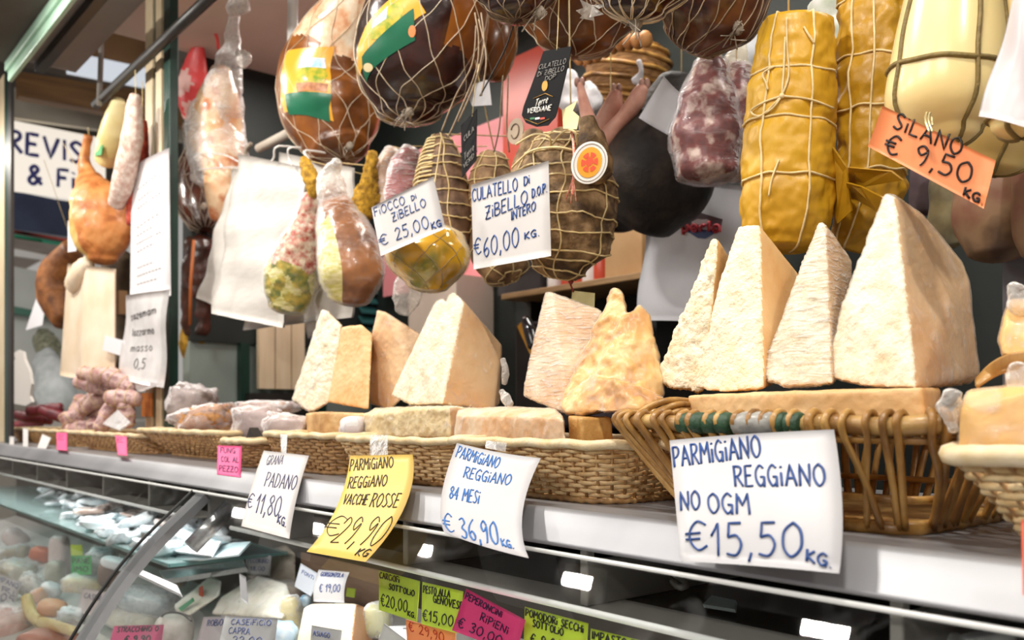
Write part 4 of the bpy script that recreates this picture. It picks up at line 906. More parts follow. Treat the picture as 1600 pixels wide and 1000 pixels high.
# ---- bags of herbs and ham left of the tilted card
m_must = M('mustard_raffia', '#c99a25', '#8a6212', 80, .8, 1, 160)
m_herb = M('herb_mix', '#c9ab45', '#5f6a1e', 40, .35, .5, 70, coat=.4, c3='#a09030', detail=6)
m_bean = M('bean_mix', '#b8402e', '#e9d9bf', 70, .3, .5, 90, coat=.4)
m_leaf = M('rib_green', '#b9b04c', '#e1d6a0', 40, .3, .4, 60, coat=.5, stretch=(1, 1, 3)); m_hskin = M('ham_tan', '#a96c3a', '#6c3f22', 16, .3, .3, 60, coat=.4)
m_bagf = film('clear_bag', '#ffffff', .03, .6, 24, .06, (1, 1, 2), edge=.3)
t, s = meat('herb_bag', 'tapering clear bag of herbs and red beans with a mustard tie', 'bag', [(486, 305, 9), (478, 345, 20), (466, 392, 34), (454, 440, 42), (450, 476, 32)], 1.10, [m_bean, m_herb, m_leaf], .006, 26, 61, cord=False, bname='contents', mfn=lambda u, v, p: 0 if u < .52 + .12 * noise.noise(p * 25) else (1 if noise.noise(p * 30) < .25 else 2))
part('film', s.body(30, 28, off=.004), m_bagf, t)
mb = MB(); Surf([(476, 250, 7), (483, 272, 12), (490, 290, 11), (488, 306, 8)], 1.10, .9, .008, 90, 3).body(22, 20, mb); part('mustard_tie', mb, m_must, t, True, 'crinkled mustard raffia tie')
part('cord', hang(P(478, 250, 1.1), to=V((P(478, 250, 1.1).x - .03, 1.38, 2.08))), m_str, t)
t, s = meat('ham_bag', 'clear bag with a brown ham and ribbed greens, right of the herb bag', 'bag', [(518, 300, 16), (530, 340, 34), (543, 390, 48), (550, 430, 50), (546, 462, 34)], 1.12, [m_hskin, m_leaf], .005, 20, 63, cord=False, bname='contents', mfn=lambda u, v, p: 1 if .27 < v < .6 and u > .32 + .1 * noise.noise(p * 20) else 0)
part('film', s.body(30, 28, off=.004), m_bagf, t)
mb = MB(); Surf([(526, 254, 9), (520, 266, 14), (516, 282, 22), (519, 305, 24)], 1.11, .8, .006, 50, 7).body(22, 20, mb); part('bag_neck', mb, m_ruf, t, True, 'gathered clear bag neck')
part('cord', hang(P(526, 254, 1.11), to=V((P(526, 254, 1.11).x - .03, 1.38, 2.08))), m_str, t)
mb = MB(); Surf([(582, 240, 8), (578, 275, 12), (572, 310, 20), (568, 335, 16), (566, 345, 8)], 1.17, .9, .009, 80, 9).body(26, 22, mb); single('mustard_bunch', mb, m_must, 'mustard coloured dried bunch hanging left of the tilted card', 'dried bunch')
# ---- white carrier bags on hooks
m_cbag = M('carrier_white', '#d9d4ce', '#ccc6bf', 5, .45, .5, 14, stretch=(1, 1, 3))
def cbag(label, px, y, bulge=.012, seed=1, th=.006, dy=0):
    cs = [P(a, b, y) for a, b in px]; fn = sheet(cs, lambda a, b: bulge * math.sin(PI * a) * (1.2 - b) + .005 * math.sin(11 * b + 5 * a + seed) + .004 * math.sin(15 * a + 2 * b + seed) + .003 * math.sin(26 * b - 3 * a))
    return single('carrier_bag', sheet_mb(fn, 16, 22, th), m_cbag, label, 'carrier bag', 'carrier bags hanging on hooks')
cbag('front white carrier bag, left of the herb bag', [(372, 240), (480, 262), (440, 512), (334, 490)], 1.13, seed=1)
cbag('white carrier bag showing behind the left edge of the front bag', [(362, 264), (420, 262), (392, 500), (310, 466)], 1.17, seed=2)
cbag('white carrier bag showing below and right of the front bag', [(438, 238), (552, 262), (550, 496), (380, 516)], 1.20, seed=3)
cbag('white carrier bag lowest of the stack, its corner above the cream boards', [(440, 300), (540, 300), (520, 515), (478, 529)], 1.235, seed=4)
for lab, a in (('white hook holding the rear carrier bag', [(478, 235), (484, 252), (476, 256)]), ('white hook holding the front carrier bag', [(436, 228), (428, 246), (424, 252)]), ('white hook right of the other carrier bag hooks', [(456, 230), (452, 248), (457, 258)])):
    mb = MB(); q = [P(x, y, 1.11) for x, y in a]; mb.tube(smooth([q[0] + V((-.01, .13, .01))] + q, 4), .0028, 6); single('bag_hook', mb, m_white, lab, 'hook')
mb = MB(); q = smooth([P(388, 262, 1.2), P(384, 238, 1.2), P(396, 222, 1.2), P(430, 210, 1.2), P(452, 200, 1.2)], 5); mb.tube(q[:10], .007, 8); single('grey_strap', mb, m_knot, 'grey loop strap above the front carrier bag', 'strap')
mb = MB(); mb.tube([P(404, 232, 1.25), P(456, 205, 1.25)], .014, 8); single('pale_roll', mb, M('roll_pale', '#c8bcae', None, rough=.7), 'pale roll end above the carrier bags', 'roll')

# ---- yellow paper bundles
m_yp = M('yellow_paper', '#d8a625', '#bf8d17', 9, .42, .8, 26, stretch=(1, 1, .6), detail=5)
m_yp2 = M('yellow_paper_dark', '#c59520', '#a97c14', 9, .42, .6, 34, detail=5)
def ribs(py_l): return py_l
def bundle(label, st, y, mat, ringpy, vpx, seed, amp=.0035, c0=.15, c1=.35):
    ref = Surf(st, y, .95, 0, 20, seed, c0, c1); us = [ref.u_at(p) for p in ringpy]
    def fn(u, v):
        k = 1 + .02 * noise.noise(V((math.cos(2 * PI * v) * 3, math.sin(2 * PI * v) * 3, u * 9 + seed)))
        for q in us: k -= .045 * math.exp(-((u - q) / .012) ** 2)
        q = V((math.cos(2 * PI * v) * 2.6, math.sin(2 * PI * v) * 2.6, u * 11 + seed * 3)); q2 = q * 2.1
        return k + .035 * (.35 - abs(noise.noise(q))) + .022 * (.35 - abs(noise.noise(q2)))
    s = Surf(st, y, .95, amp, 34, seed, c0, c1, fn); t = thing('paper_bundle', label, 'wrapped cheese', s.pt(.995, 0))
    part('wrapping', s.body(150, 120), mat, t)
    mb = MB()
    for i, q in enumerate(us): s.ring(q, .0017, mb, .0012, .010, i * 1.3, 48, .003)
    for px in vpx:
        sx = s.at(px, 200)[0]; s.line(s.uv_at(.5, sx), .04, .97, .0017, mb, .0016, wob=.003)
    s.line(.75, .04, .97, .0017, mb, .0016)
    part('string', mb, m_str, t)
    return t, s
y1_, sy1 = bundle('front yellow paper bundle tied with string and a bow', [(1245, 40, 55), (1241, 100, 62), (1234, 190, 69), (1231, 290, 71), (1228, 350, 66), (1226, 378, 54)], 1.15, m_yp, (118, 197, 288), (1190, 1266), 3)
def onsurf(s, px, py, off=.003):
    sx, u = s.at(px, py); return s.pt(u, s.uv_at(u, sx), off)
mb = MB()
for l in ([(1222, 150), (1196, 160), (1178, 174), (1186, 180), (1206, 170), (1222, 152)], [(1222, 150), (1196, 176), (1176, 188)], [(1222, 150), (1232, 120), (1232, 70), (1230, 30)], [(1222, 150), (1224, 110), (1228, 60), (1232, 30)], [(1222, 150), (1262, 158), (1300, 168)], [(1212, 104), (1196, 116), (1196, 130), (1200, 142)], [(1216, 250), (1206, 280), (1202, 310)], [(1254, 44), (1262, 56), (1270, 66)]):
    mb.tube(smooth([onsurf(sy1, a, b) for a, b in l], 5), .0016, 5)
p = onsurf(sy1, 1222, 150); mb.ball(p, .004, 6); part('bow', mb, m_str, y1_)
part('cord', hang(P(1232, 30, 1.12)), m_str, y1_)
y2_, sy2 = bundle('rear yellow paper bundle, dull golden, its crumpled end behind the wedge tips', [(1374, -70, 52), (1373, 0, 59), (1372, 90, 61), (1368, 180, 59), (1364, 240, 54), (1358, 300, 52), (1342, 350, 42), (1326, 382, 26)], 1.26, m_yp2, (5, 100, 182, 272), (1360, 1330), 8, .006)
# torn paper flaps at the lower end of the rear bundle
mb = MB()
for pts in ([(1325, 262), (1392, 268), (1410, 282), (1350, 292), (1326, 284)], [(1322, 286), (1345, 292), (1400, 320), (1370, 330), (1326, 306)], [(1300, 230), (1322, 262), (1330, 330), (1308, 350), (1296, 300)]):
    mb.prism([P(a, b, 1.155 + .01 * i) for i, (a, b) in enumerate(pts)], (0, .004, .002))
part('paper_flap', mb, m_yp2, y2_, False)

# ---- cream pear shaped cheeses (silano) and the white bag at the right
m_sil = M('silano_cheese', '#f4dfa6', '#ecd08c', 4, .28, .05, 40, sss=.2, coat=.3); m_sil2 = M('silano_yellow', '#e3c98a', '#d5b56c', 4, .3, .05, 40, sss=.2, coat=.2)  # second cheese colour is a deeper yellow
m_cordo = M('olive_cord', '#8a7440', '#6d5a2e', 60, .6, .4, 200)
def silano(label, st, y, mat, seed, ringpy=None, vs=(.12, .30, .62, .85), c1=.5):
    s = Surf(st, y, .95, .0012, 6, seed, .3, c1); t = thing('silano_cheese', label, 'cheese', s.pt(.995, 0)); part('cheese', s.body(44, 40), mat, t)
    mb = MB()
    for v in vs: s.line(v, .02, .985, .0028, mb, .001, wob=.004)
    if ringpy: s.ring(s.u_at(ringpy), .003, mb, .001, .006, 1, 48, .002)
    part('cord_net', mb, m_cordo, t); part('cord', hang(s.pt(.004, 0)), m_cordo, t); return t, s
silano('large cream pear shaped cheese behind the orange card', [(1500, -120, 34), (1492, -60, 60), (1486, 20, 74), (1480, 100, 84), (1474, 160, 86), (1474, 195, 70), (1476, 210, 54)], 1.09, m_sil, 1, 112, (.10, .235, .46, .72))
silano('yellowish cheese tied with olive cord, low behind the white bag', [(1582, 100, 40), (1576, 160, 62), (1566, 215, 66), (1556, 250, 48)], 1.30, m_sil2, 2, 200)
silano('cream cheese partly under the white bag', [(1600, 120, 34), (1598, 165, 52), (1596, 195, 44)], .99, m_sil, 3, 186, (.2, .4, .7))
silano('pale cheese at the top right corner behind the white bag', [(1590, -80, 30), (1586, -10, 40), (1582, 60, 40), (1580, 110, 26)], 1.16, m_sil2, 4, None, (.22, .6))
fn = sheet([P(1590, -20, .93), P(1680, -20, .93), P(1660, 218, .93), P(1529, 182, .93)], lambda a, b: .02 * math.sin(PI * a) + .003 * math.sin(8 * b + 5 * a))
single('white_bag', sheet_mb(fn, 14, 18, .004), M('bag_pinkish', '#ded5d6', '#d2c8ca', 5, .3, .1, 10), 'white plastic bag hanging at the top right corner', 'carrier bag')
# hook of the orange card
mb = MB()
for d in (0, 5): mb.tube(smooth([P(1452 + d, 206, .96), P(1446 + d, 188, .965), P(1448 + d, 176, .975), P(1451 + d, 184, .98), P(1452 + d, 196, .975)], 5), .0011, 5)
part('hook', mb, M('hook_wire', '#e9d9a8', None, rough=.25, metal=.6), cs_)

# ---- tags
m_tagk = M('tag_black', '#0d0c0e', '#121113', 5, .6, spec=.1); m_gold = M('gold_print', '#b98a3a', None, rough=.3, metal=.5); m_silv = M('tag_grey_print', '#9a9692', None, rough=.5); m_wprint = M('white_print', '#efece6', None, rough=.5)
yt = 1.00
tag1 = [(849, 80), (893, 72), (890, 90), (874, 160), (868, 182), (856, 196), (838, 198), (822, 192), (815, 180), (818, 166), (838, 112)]
mb = MB(); mb.prism([P(a, b, yt) for a, b in tag1], (0, .0012, 0)); tk = single('product_tag', mb, m_tagk, 'long black hang tag with white and gold print above the culatello', 'tag', sm=False)
qt = [(849, 80), (893, 72), (868, 196), (815, 188)]; ft = sheet([P(a, b, yt - .0004) for a, b in qt])
def tw(lines, mat, r, nm='lettering'):
    mb = MB(); L = []
    for t, x0, y0, x1, y1, h in lines:
        a0, b0 = inv(qt, x0, y0); a1, b1 = inv(qt, x1, y1); L.append((t, a0, b0, a1, b1, inv(qt, x0, y0 - h)[1] - b0))
    write(mb, ft, L, r); part(nm, mb, mat, tk)
tw([('CULATELLO', 842, 108, 884, 99, 7), ('Di ZiBELLO', 840, 119, 881, 110, 7), ('DOP', 852, 126, 868, 122, 7)], m_silv, .0006)
tw([('VERDiANE', 824, 177, 861, 172, 8)], m_wprint, .0009); tw([('Terre', 836, 167, 856, 160, 12)], m_wprint, .0008, 'script_lettering')
mb = MB(); c = P(851, 134, yt - .001); mb.prism([c + V((.0072 * math.cos(k * PI / 10), 0, .0085 * math.sin(k * PI / 10))) for k in range(20)], (0, .0008, 0)); part('gold_seal', mb, m_gold, tk, False)
mb = MB(); mb.tube([P(833, 154, yt - .001), P(852, 146, yt - .001), P(864, 151, yt - .001)], .0006, 4); mb.tube([P(820, 186, yt - .001), P(840, 194, yt - .001), P(858, 186, yt - .001)], .0006, 4); part('gold_line', mb, m_gold, tk)
for k, (a, mt) in enumerate(((828, M('flag_green', '#2d7a4a', None)), (836, m_wprint), (844, M('flag_red', '#c2402e', None)))):
    mb = MB(); mb.prism([P(a, 187, yt - .001), P(a + 7, 186, yt - .001), P(a + 7, 183, yt - .001), P(a, 184, yt - .001)], (0, .0006, 0)); part('flag_stripe', mb, mt, tk, False)
mb = MB(); mb.tube([P(870, 78, yt), P(872, 40, yt + .04), P(874, -30, 1.1)], .0008, 5); part('cord', mb, m_str, tk)
mb = MB(); mb.prism([P(720, 196, 1.08), P(745, 170, 1.08), P(744, 250, 1.08), P(722, 277, 1.08)], (0, .0012, 0)); t2 = single('product_tag', mb, m_tagk, 'black hang tag seen aslant right of the tied fiocco', 'tag', sm=False)
f2 = sheet([P(720, 196, 1.0795), P(745, 170, 1.0795), P(744, 250, 1.0795), P(722, 277, 1.0795)]); mb = MB(); write(mb, f2, [('CULA', .2, .62, .85, .62, .1), ('Terre', .2, .25, .85, .25, .14), ('VERD', .15, .1, .85, .1, .1)], .0006); part('lettering', mb, m_silv, t2)
mb = MB(); mb.tube([P(738, 182, 1.08), P(742, 140, 1.09), P(748, 100, 1.11)], .0009, 5); part('cord', mb, m_str, t2)
# round origin seal
c = P(921, 254, 1.005); nx = RGT * 1.0; nz = (UP * .97 + RGT * -.2).normalized()
def disc(c, rx, rz, off, th=.0025, n=40, tilt=-.35):
    ex = RGT * math.cos(tilt) + UP * math.sin(tilt); ez = UP * math.cos(tilt) - RGT * math.sin(tilt)
    return [c - FWD * off + ex * (rx * math.cos(2 * PI * k / n)) + ez * (rz * math.sin(2 * PI * k / n)) for k in range(n)]
pm = depth(921, 1.005) / F
sl = thing('origin_seal', 'round white seal with orange centre hanging on the culatello', 'seal', c)
mb = MB(); mb.prism(disc(c, 27 * pm, 33 * pm, 0), FWD * .003); part('rim', mb, m_white, sl, False, bevel=.0008)
mb = MB(); mb.tube(disc(c, 24 * pm, 30 * pm, .0006), .0009, 5, closed=True); part('ring', mb, M('seal_ring', '#b9b3ac', None), sl)
mb = MB(); mb.prism(disc(c, 19 * pm, 24.5 * pm, .0015), FWD * .001); part('centre', mb, M('seal_orange', '#f0a92a', '#ea9c20', 20, .35), sl, False)
mb = MB(); d1 = disc(c, 13 * pm, 16 * pm, .0022, n=24); d0 = disc(c, 7 * pm, 9 * pm, .0022, n=24)
for k in range(24):
    if k % 4 != 3: mb.poly([d1[k], d1[(k + 1) % 24], d0[(k + 1) % 24], d0[k]])
mb.poly([d0[1], d0[5], d0[9], d0[13], d0[18]]); part('emblem', mb, M('emblem_red', '#e4512b', None, rough=.4), sl, False)
mb = MB(); mb.tube(smooth([P(893, 206, 1.03), P(896, 225, 1.015), P(897, 250, 1.01), P(896, 280, 1.03), P(894, 305, 1.035)], 5), .0022, 6)
for a, b in ((884, 312), (892, 318), (900, 314)): mb.tube(smooth([P(895, 280, 1.03), P((a + 896) / 2, 295, 1.035), P(a, b, 1.045)], 4), .0012, 5)
part('cord', mb, M('red_cord', '#e86a50', '#f3c6b6', 260, .6), sl, True, 'red and white twisted cord')
mb = MB(); mb.prism([P(a, b, 1.01) for a, b in ((878, 172), (902, 157), (895, 173), (905, 182), (901, 202), (880, 201))], (0, .0008, 0)); single('paper_tag', mb, M('tag_cream', '#efe0a8', None), 'cream paper tag with a notched edge beside the black tag', 'tag', sm=False)
mb = MB(); c = P(805, 205, 1.16); r_ = 19 * depth(805, 1.16) / F; mb.prism([c + V((r_ * math.cos(k * PI / 12), 0, r_ * 1.05 * math.sin(k * PI / 12))) for k in range(24)], (0, .002, 0)); t3 = single('round_tag', mb, M('tag_brown', '#b9a58f', '#a5917c', 20, .7), 'round brown tag hanging before the pink panel', 'tag', sm=False)
mb = MB(); mb.tube([c + V((r_ * .5 * math.cos(k * PI / 9), -.001, r_ * .6 * math.sin(k * PI / 9))) for k in range(-8, 9)], .0012, 5); part('stamp', mb, M('tag_print', '#6b5546', None), t3)
mb = MB()
for a in (-1, 1): mb.tube(smooth([P(790 + a * 4, 118, 1.16), P(788 + a * 5, 160, 1.16), P(786 + a * 6, 200, 1.16), P(784 + a * 12, 238, 1.17)], 5), .0016, 5)
part('cord', mb, M('jute', '#8c7a62', '#6e5d48', 80, .8), t3)
mb = MB(); mb.prism([P(a, b, 1.2) for a, b in ((734, 134), (760, 125), (764, 127), (768, 164), (738, 166), (730, 150))], (0, .0008, 0)); single('paper_slip', mb, M('slip_grey', '#d5d2d4', '#c6c3c7', 30, .6), 'small printed slip under the narrow brown ham', 'slip', sm=False)
mb = MB(); mb.prism([P(a, b, 1.15) for a, b in ((894, 454), (929, 458), (928, 484), (892, 478))], (0, .001, 0)); t4 = single('paper_tag', mb, M('tag_pale_yellow', '#e9e0a9', '#ddd397', 40, .6), 'pale yellow tag hanging by a red cord under the culatello', 'tag', sm=False)
mb = MB(); mb.tube(smooth([P(893, 430, 1.14), P(891, 442, 1.14), P(896, 456, 1.15)], 5), .0018, 6); mb.ball(P(892, 440, 1.14), .005, 6); part('cord', mb, M('dark_red_cord', '#8a2e28', None), t4)
# loose dark net strings gathered between the hams
for lab, pts in (('jute net ends gathered right of the large banded ham', [[(742, 20), (748, 60), (744, 110), (720, 170), (700, 215)], [(752, 20), (756, 70), (742, 130), (716, 190)], [(748, 30), (760, 90), (752, 150)], [(744, 40), (738, 100), (712, 150), (690, 205)]]), ('dark cord slanting across the narrow brown ham', [[(802, 40), (790, 75), (772, 110), (750, 150)]])):
    mb = MB()
    for l in pts: mb.tube(smooth([P(a, b, 1.06) for a, b in l], 5), .0017, 5)
    single('net_cords', mb, m_netd if 'jute' in lab else m_dark, lab, 'cord')

# ---- darker goods behind
m_blk = M('black_ham_skin', '#40352e', '#15100e', 14, .62, .7, 50, c3='#241c18', detail=7)
YB = 1.55
t, s = meat('black_ham', 'large black ham with a pink trotter behind the culatello', 'ham', [(1060, 130, 34), (1048, 190, 66), (1038, 245, 86), (1022, 295, 86), (1004, 325, 66)], YB, m_blk, .006, 8, 71, top=2.8)
t, s = meat('black_ham', 'narrower black ham left of the large one, close behind the seal', 'ham', [(955, 190, 24), (962, 240, 40), (968, 300, 48), (965, 345, 36)], YB + .1, m_blk, .005, 8, 73, top=2.8)
m_trot = M('trotter_pink', '#d9a694', '#b97f6e', 20, .45, .3, 60, sss=.2)
for lab, st in (('pink trotter pointing up right before the black hams', [(1004, 138, 10), (994, 158, 14), (972, 186, 13), (950, 214, 16), (936, 232, 14)]), ('short pink trotter left of the long one', [(962, 146, 9), (958, 165, 15), (945, 195, 18), (940, 215, 14)]), ('thin pink shank rising beside the cream tag', [(906, 132, 5), (912, 160, 9), (922, 195, 12), (930, 225, 10)])):
    sf = Surf(st, YB - .1, .9, .003, 20, 3); mb = MB(); sf.body(28, 20, mb); tr_ = single('trotter', mb, m_trot, lab, 'trotter')
    mb = MB()
    for sd in (-1, 1):
        p = sf.pt(.03, 0) * .5 + sf.pt(.03, .5) * .5; mb.ball(p + RGT * (sd * .006) + UP * .002, .009, 8, 0, (.7, .8, 1.3))
    part('hoof', mb, M('hoof_dark', '#b98f80', '#8a6155', 40, .5), tr_, True, 'darker split hoof')
mb = MB(); fn = sheet([P(a, b, YB - .14) for a, b in ((1037, 119), (1071, 152), (1044, 211), (998, 184))], lambda a, b: .006 * math.sin(3 * a)); single('paper_note', sheet_mb(fn), M('note_white', '#e6e8f0', None, rough=.6), 'white paper note hanging on the black ham', 'note')
m_sal = M('bagged_salumi', '#5e2624', '#dccabb', 34, .35, .3, 40, c3='#7d3a33', detail=6)
for lab, st, y, sd in (('clear bag of mottled salumi next to the white note', [(1108, 100, 22), (1108, 160, 42), (1102, 220, 50), (1106, 265, 46)], 1.33, 81), ('second clear bag of reddish salumi behind the front yellow bundle', [(1150, 110, 22), (1152, 170, 36), (1150, 230, 38), (1150, 270, 30)], 1.50, 83)):
    t, s = meat('salumi_bag', lab, 'bag', st, y, m_sal, .010, 22, sd, bname='salumi', top=2.6)
    part('film', s.body(28, 26, off=.006), film('hazy_bag', '#f6f2f4', .05, .7, 18, .08, (1, 1, 2.5), edge=.3), t)
    mb = MB(); Surf([(st[0][0] + 8, 40, 6), (st[0][0] + 4, 70, 13), (st[0][0], 104, 24), (st[0][0], 130, 34)], y, .8, .006, 40, sd, .2, 0).body(18, 18, mb); part('bag_neck', mb, film('neck_film', '#fbf6ea', .12, .8, 30, .08, (1, 1, 2), edge=.35), t)
# wicker hamper high at the back with white cloth
m_hamper = M('hamper', '#b98a54', '#7c5530', 40, .6, .5, 60, stretch=(1, 1, 6))
s = Surf([(985, 78, 58), (982, 100, 66), (975, 135, 60), (972, 155, 48)], 1.95, .8, .004, 30, 5, .15, .3); t = thing('wicker_hamper', 'wicker hamper high behind the black hams', 'basket', s.pt(.99, 0)); part('body', s.body(30, 30), m_hamper, t)
mb = MB()
for k in range(9): s.ring(.1 + .09 * k, .006, mb, .003, .01, k)
part('weave', mb, m_wil, t); part('cord', hang(s.pt(.01, 0), top=2.8), m_str, t)
mb = MB()
for k in range(9): mb.ball(P(905 + 13 * k, 90 - 4 * k + 3 * math.sin(k), 1.75), .022, 6, 0, (.7, 1, 1))
single('sausage_string', mb, M('sausage_orange', '#c58a50', '#9a6030', 40, .5), 'string of small orange sausages above the hamper', 'sausages')
for lab, st in (('white cloth bundle behind the black tag', [(890, 118, 14), (884, 140, 24), (896, 165, 18)]), ('small white bundle right of the cloth', [(918, 138, 14), (924, 150, 16), (930, 165, 12)]), ('white knotted cloth end hanging before the hamper', [(998, 96, 4), (1002, 112, 4), (994, 126, 9)])):
    mb = MB(); Surf(st, 1.7, .8, .008, 30, 5).body(18, 18, mb); single('white_cloth', mb, M('cloth_white', '#e4e2e6', '#c9c7cc', 20, .8, .4, 40), lab, 'cloth')
# pale plastic behind the top of the yellow bundles
mb = MB(); Surf([(1290, 10, 26), (1296, 40, 24), (1302, 80, 16)], 1.5, .6, .01, 30, 4).body(20, 20, mb); single('pale_bag', mb, M('pale_bag_mat', '#e9e4e0', '#b7c2a8', 24, .5), 'pale plastic bag between the two yellow bundles', 'bag')
mb = MB(); Surf([(1180, 40, 18), (1170, 80, 26), (1150, 120, 28)], 1.62, .6, .01, 20, 6).body(20, 20, mb); single('pale_bag', mb, M('bag_bluish', '#eef0f4', '#d4d8de', 12, .5), 'bright pale bag left of the top of the front yellow bundle', 'bag')
# white bag with a red and blue lozenge on the back wall
fn = sheet([P(a, b, 1.72) for a, b in ((1014, 278), (1170, 290), (1160, 505), (996, 500))], lambda a, b: .008 * math.sin(9 * b + 2 * a) + .01 * math.sin(PI * a))
pb = single('printed_bag', sheet_mb(fn, 12, 24, .003), M('printed_bag_white', '#e2e3ea', '#d2d4dd', 6, .45, .3, 12), 'white bag with a red and blue lozenge reading perla', 'bag')
def sub(pts, mat, nm, off=.002):
    q4 = ((1014, 278), (1170, 290), (1160, 505), (996, 500)); mb = MB(); mb.poly([fn(*inv(q4, a, b), off) for a, b in pts]); part(nm, mb, mat, pb, False)
sub([(1076, 352), (1106, 334), (1138, 344), (1136, 356)], M('lozenge_grey', '#6d6068', None), 'lozenge', .0022); sub([(1080, 360), (1136, 360), (1112, 374), (1100, 373)], M('lozenge_blue', '#3a4c80', None), 'lozenge', .0022)
q4 = ((1014, 278), (1170, 290), (1160, 505), (996, 500))
mb = MB(); a0, b0 = inv(q4, 1078, 362); a1, b1 = inv(q4, 1134, 364); write(mb, lambda a, b, o=0: fn(a, b, .004), [('perla', a0, b0, a1, b1, .075)], .0042); part('lettering', mb, M('lozenge_red', '#b8323e', None), pb)
mb = MB()
for k in range(5): mb.tube([fn(.2 + .02 * k, .86 - .035 * k, .003), fn(.5 + .03 * (k % 3), .86 - .035 * k, .003)], .0007, 4)
part('small_print', mb, m_silv, pb)
# brown hams at the right, out of focus
m_oldham = M('old_ham', '#8a5a48', '#5c4638', 9, .45, .3, 30, c3='#9a7a5c')
for lab, st, y, sd, mt in (('brown ham behind the orange card', [(1556, 200, 40), (1556, 280, 62), (1556, 340, 66), (1560, 385, 50)], 1.55, 91, m_oldham), ('brown ham at the right edge, right of the other', [(1632, 230, 36), (1630, 300, 46), (1630, 360, 44), (1625, 395, 30)], 1.5, 92, m_oldham), ('pale greenish ham between the orange card and the largest wedge', [(1478, 260, 20), (1478, 310, 26), (1476, 350, 28), (1478, 380, 20)], 1.62, 93, M('mould_ham', '#b9ac80', '#7f7a68', 20, .7)), ('thin purplish ham left of the pale greenish one', [(1440, 240, 16), (1440, 290, 19), (1438, 330, 16)], 1.66, 94, M('purple_ham', '#7d6a72', '#54464c', 16, .6))):
    meat('cured_ham', lab, 'ham', st, y, mt, .006, 12, sd, top=2.8)

# ---- left of the bags: wrapped ham, red bag, dark netted goods
t, s = meat('wrapped_ham', 'pinkish ham in clear film hanging by a knotted neck beside the post', 'ham', [(345, 110, 16), (342, 160, 34), (338, 215, 42), (348, 260, 34), (350, 305, 28), (346, 340, 18)], 1.22, M('ham_pink', '#e6a877', '#c9764c', 13, .3, .3, 40, coat=.4, c3='#f0cfa8'), .006, 14, 101, cord=False)
fs = Surf([(368, 22, 8), (364, 50, 10), (360, 90, 18), (352, 130, 28), (342, 170, 38), (335, 205, 48), (342, 250, 46), (338, 285, 40)], 1.22, .9, .010, 22, 9, .2, .3)
part('film', fs.body(60, 40), film('shiny_bag', '#ffffff', .26, .9, 30, .05, (1, 1, 1.6), edge=.35), t)
for a in ([(362, 14, 10), (372, 6, 18), (384, 14, 8)], [(372, 82, 6), (382, 92, 12), (380, 102, 7)]):
    mb = MB(); Surf([(x, y, h) for x, y, h in a], 1.21, .8, .006, 60, 4).body(16, 16, mb); part('film_knot', mb, m_ruf, t, True, 'white knotted film')
part('cord', hang(P(366, 8, 1.21)), m_str, t)
mb = MB(); mb.tube(smooth([P(286, 246, 1.14), P(310, 240, 1.14), P(350, 242, 1.14), P(378, 256, 1.15)], 5), .0035, 6); mb.tube(smooth([P(284, 276, 1.14), P(310, 266, 1.14), P(345, 262, 1.14), P(380, 262, 1.15)], 5), .0035, 6); part('film_strand', mb, m_ruf, t)
s = Surf([(312, 66, 7), (306, 100, 18), (302, 135, 26), (298, 165, 22), (292, 182, 10)], 1.36, .5, .004, 20, 6); t = thing('red_bag', 'red plastic bag with a loop handle hanging by the post', 'bag', s.pt(.99, 0))
part('body', s.body(30, 24, mfn=lambda u, v, p: 1 if noise.noise(p * 18) > -.02 and u > .35 else 0), [M('red_bag_mat', '#f2585a', '#e6484c', 10, .3, .3, 20), M('red_bag_white', '#f4c9c4', '#efb2ac', 20, .4)], t)
mb = MB(); mb.tube(smooth([P(306, 80, 1.36), P(314, 50, 1.36), P(326, 44, 1.36), P(338, 56, 1.36), P(341, 76, 1.36)], 5), .006, 8); part('handle', mb, M('red_bag_mat', '#e2474a'), t)
mb = MB(); mb.tube([P(308, 38, 1.36), P(313, 50, 1.36)], .004, 6); mb.tube([P(310, 40, 1.36), P(308, -45, 1.36)], .0015, 5); part('hook', mb, m_white, t)
t, s = meat('netted_coppa', 'dark netted coppa with a knotted net end, below the wrapped ham', 'coppa', [(312, 235, 22), (308, 275, 34), (312, 320, 36), (318, 350, 24)], 1.40, m_hamd, .004, 14, 111, net=(14, .2, .05, .96, .0013), netmat=m_knot, top=2.42)
knot(t, s, 318, 324, .012)
t, s = meat('dark_sausage', 'dark hanging sausages with a yellow end behind the post', 'sausage', [(312, 378, 22), (310, 430, 25), (308, 480, 24), (308, 520, 22)], 1.40, M('sausage_dark', '#4a2418', '#2a140e', 16, .35, .3, 60, coat=.3), .008, 26, 113, top=1.7)
mb = MB(); Surf([(306, 510, 20), (304, 535, 24), (302, 556, 18)], 1.40, .8, .006, 50, 2).body(18, 18, mb); part('yellow_end', mb, M('yellow_end', '#b98f2a', '#7a5a14', 40, .5), t, True, 'yellowish dried end')
mb = MB(); mb.tube([P(303, 375, 1.33), P(298, 440, 1.33), P(297, 508, 1.33)], .007, 8); part('cinnamon_roll', mb, M('stick_orange', '#b5652f', None, rough=.5), t, True, 'orange brown stick')

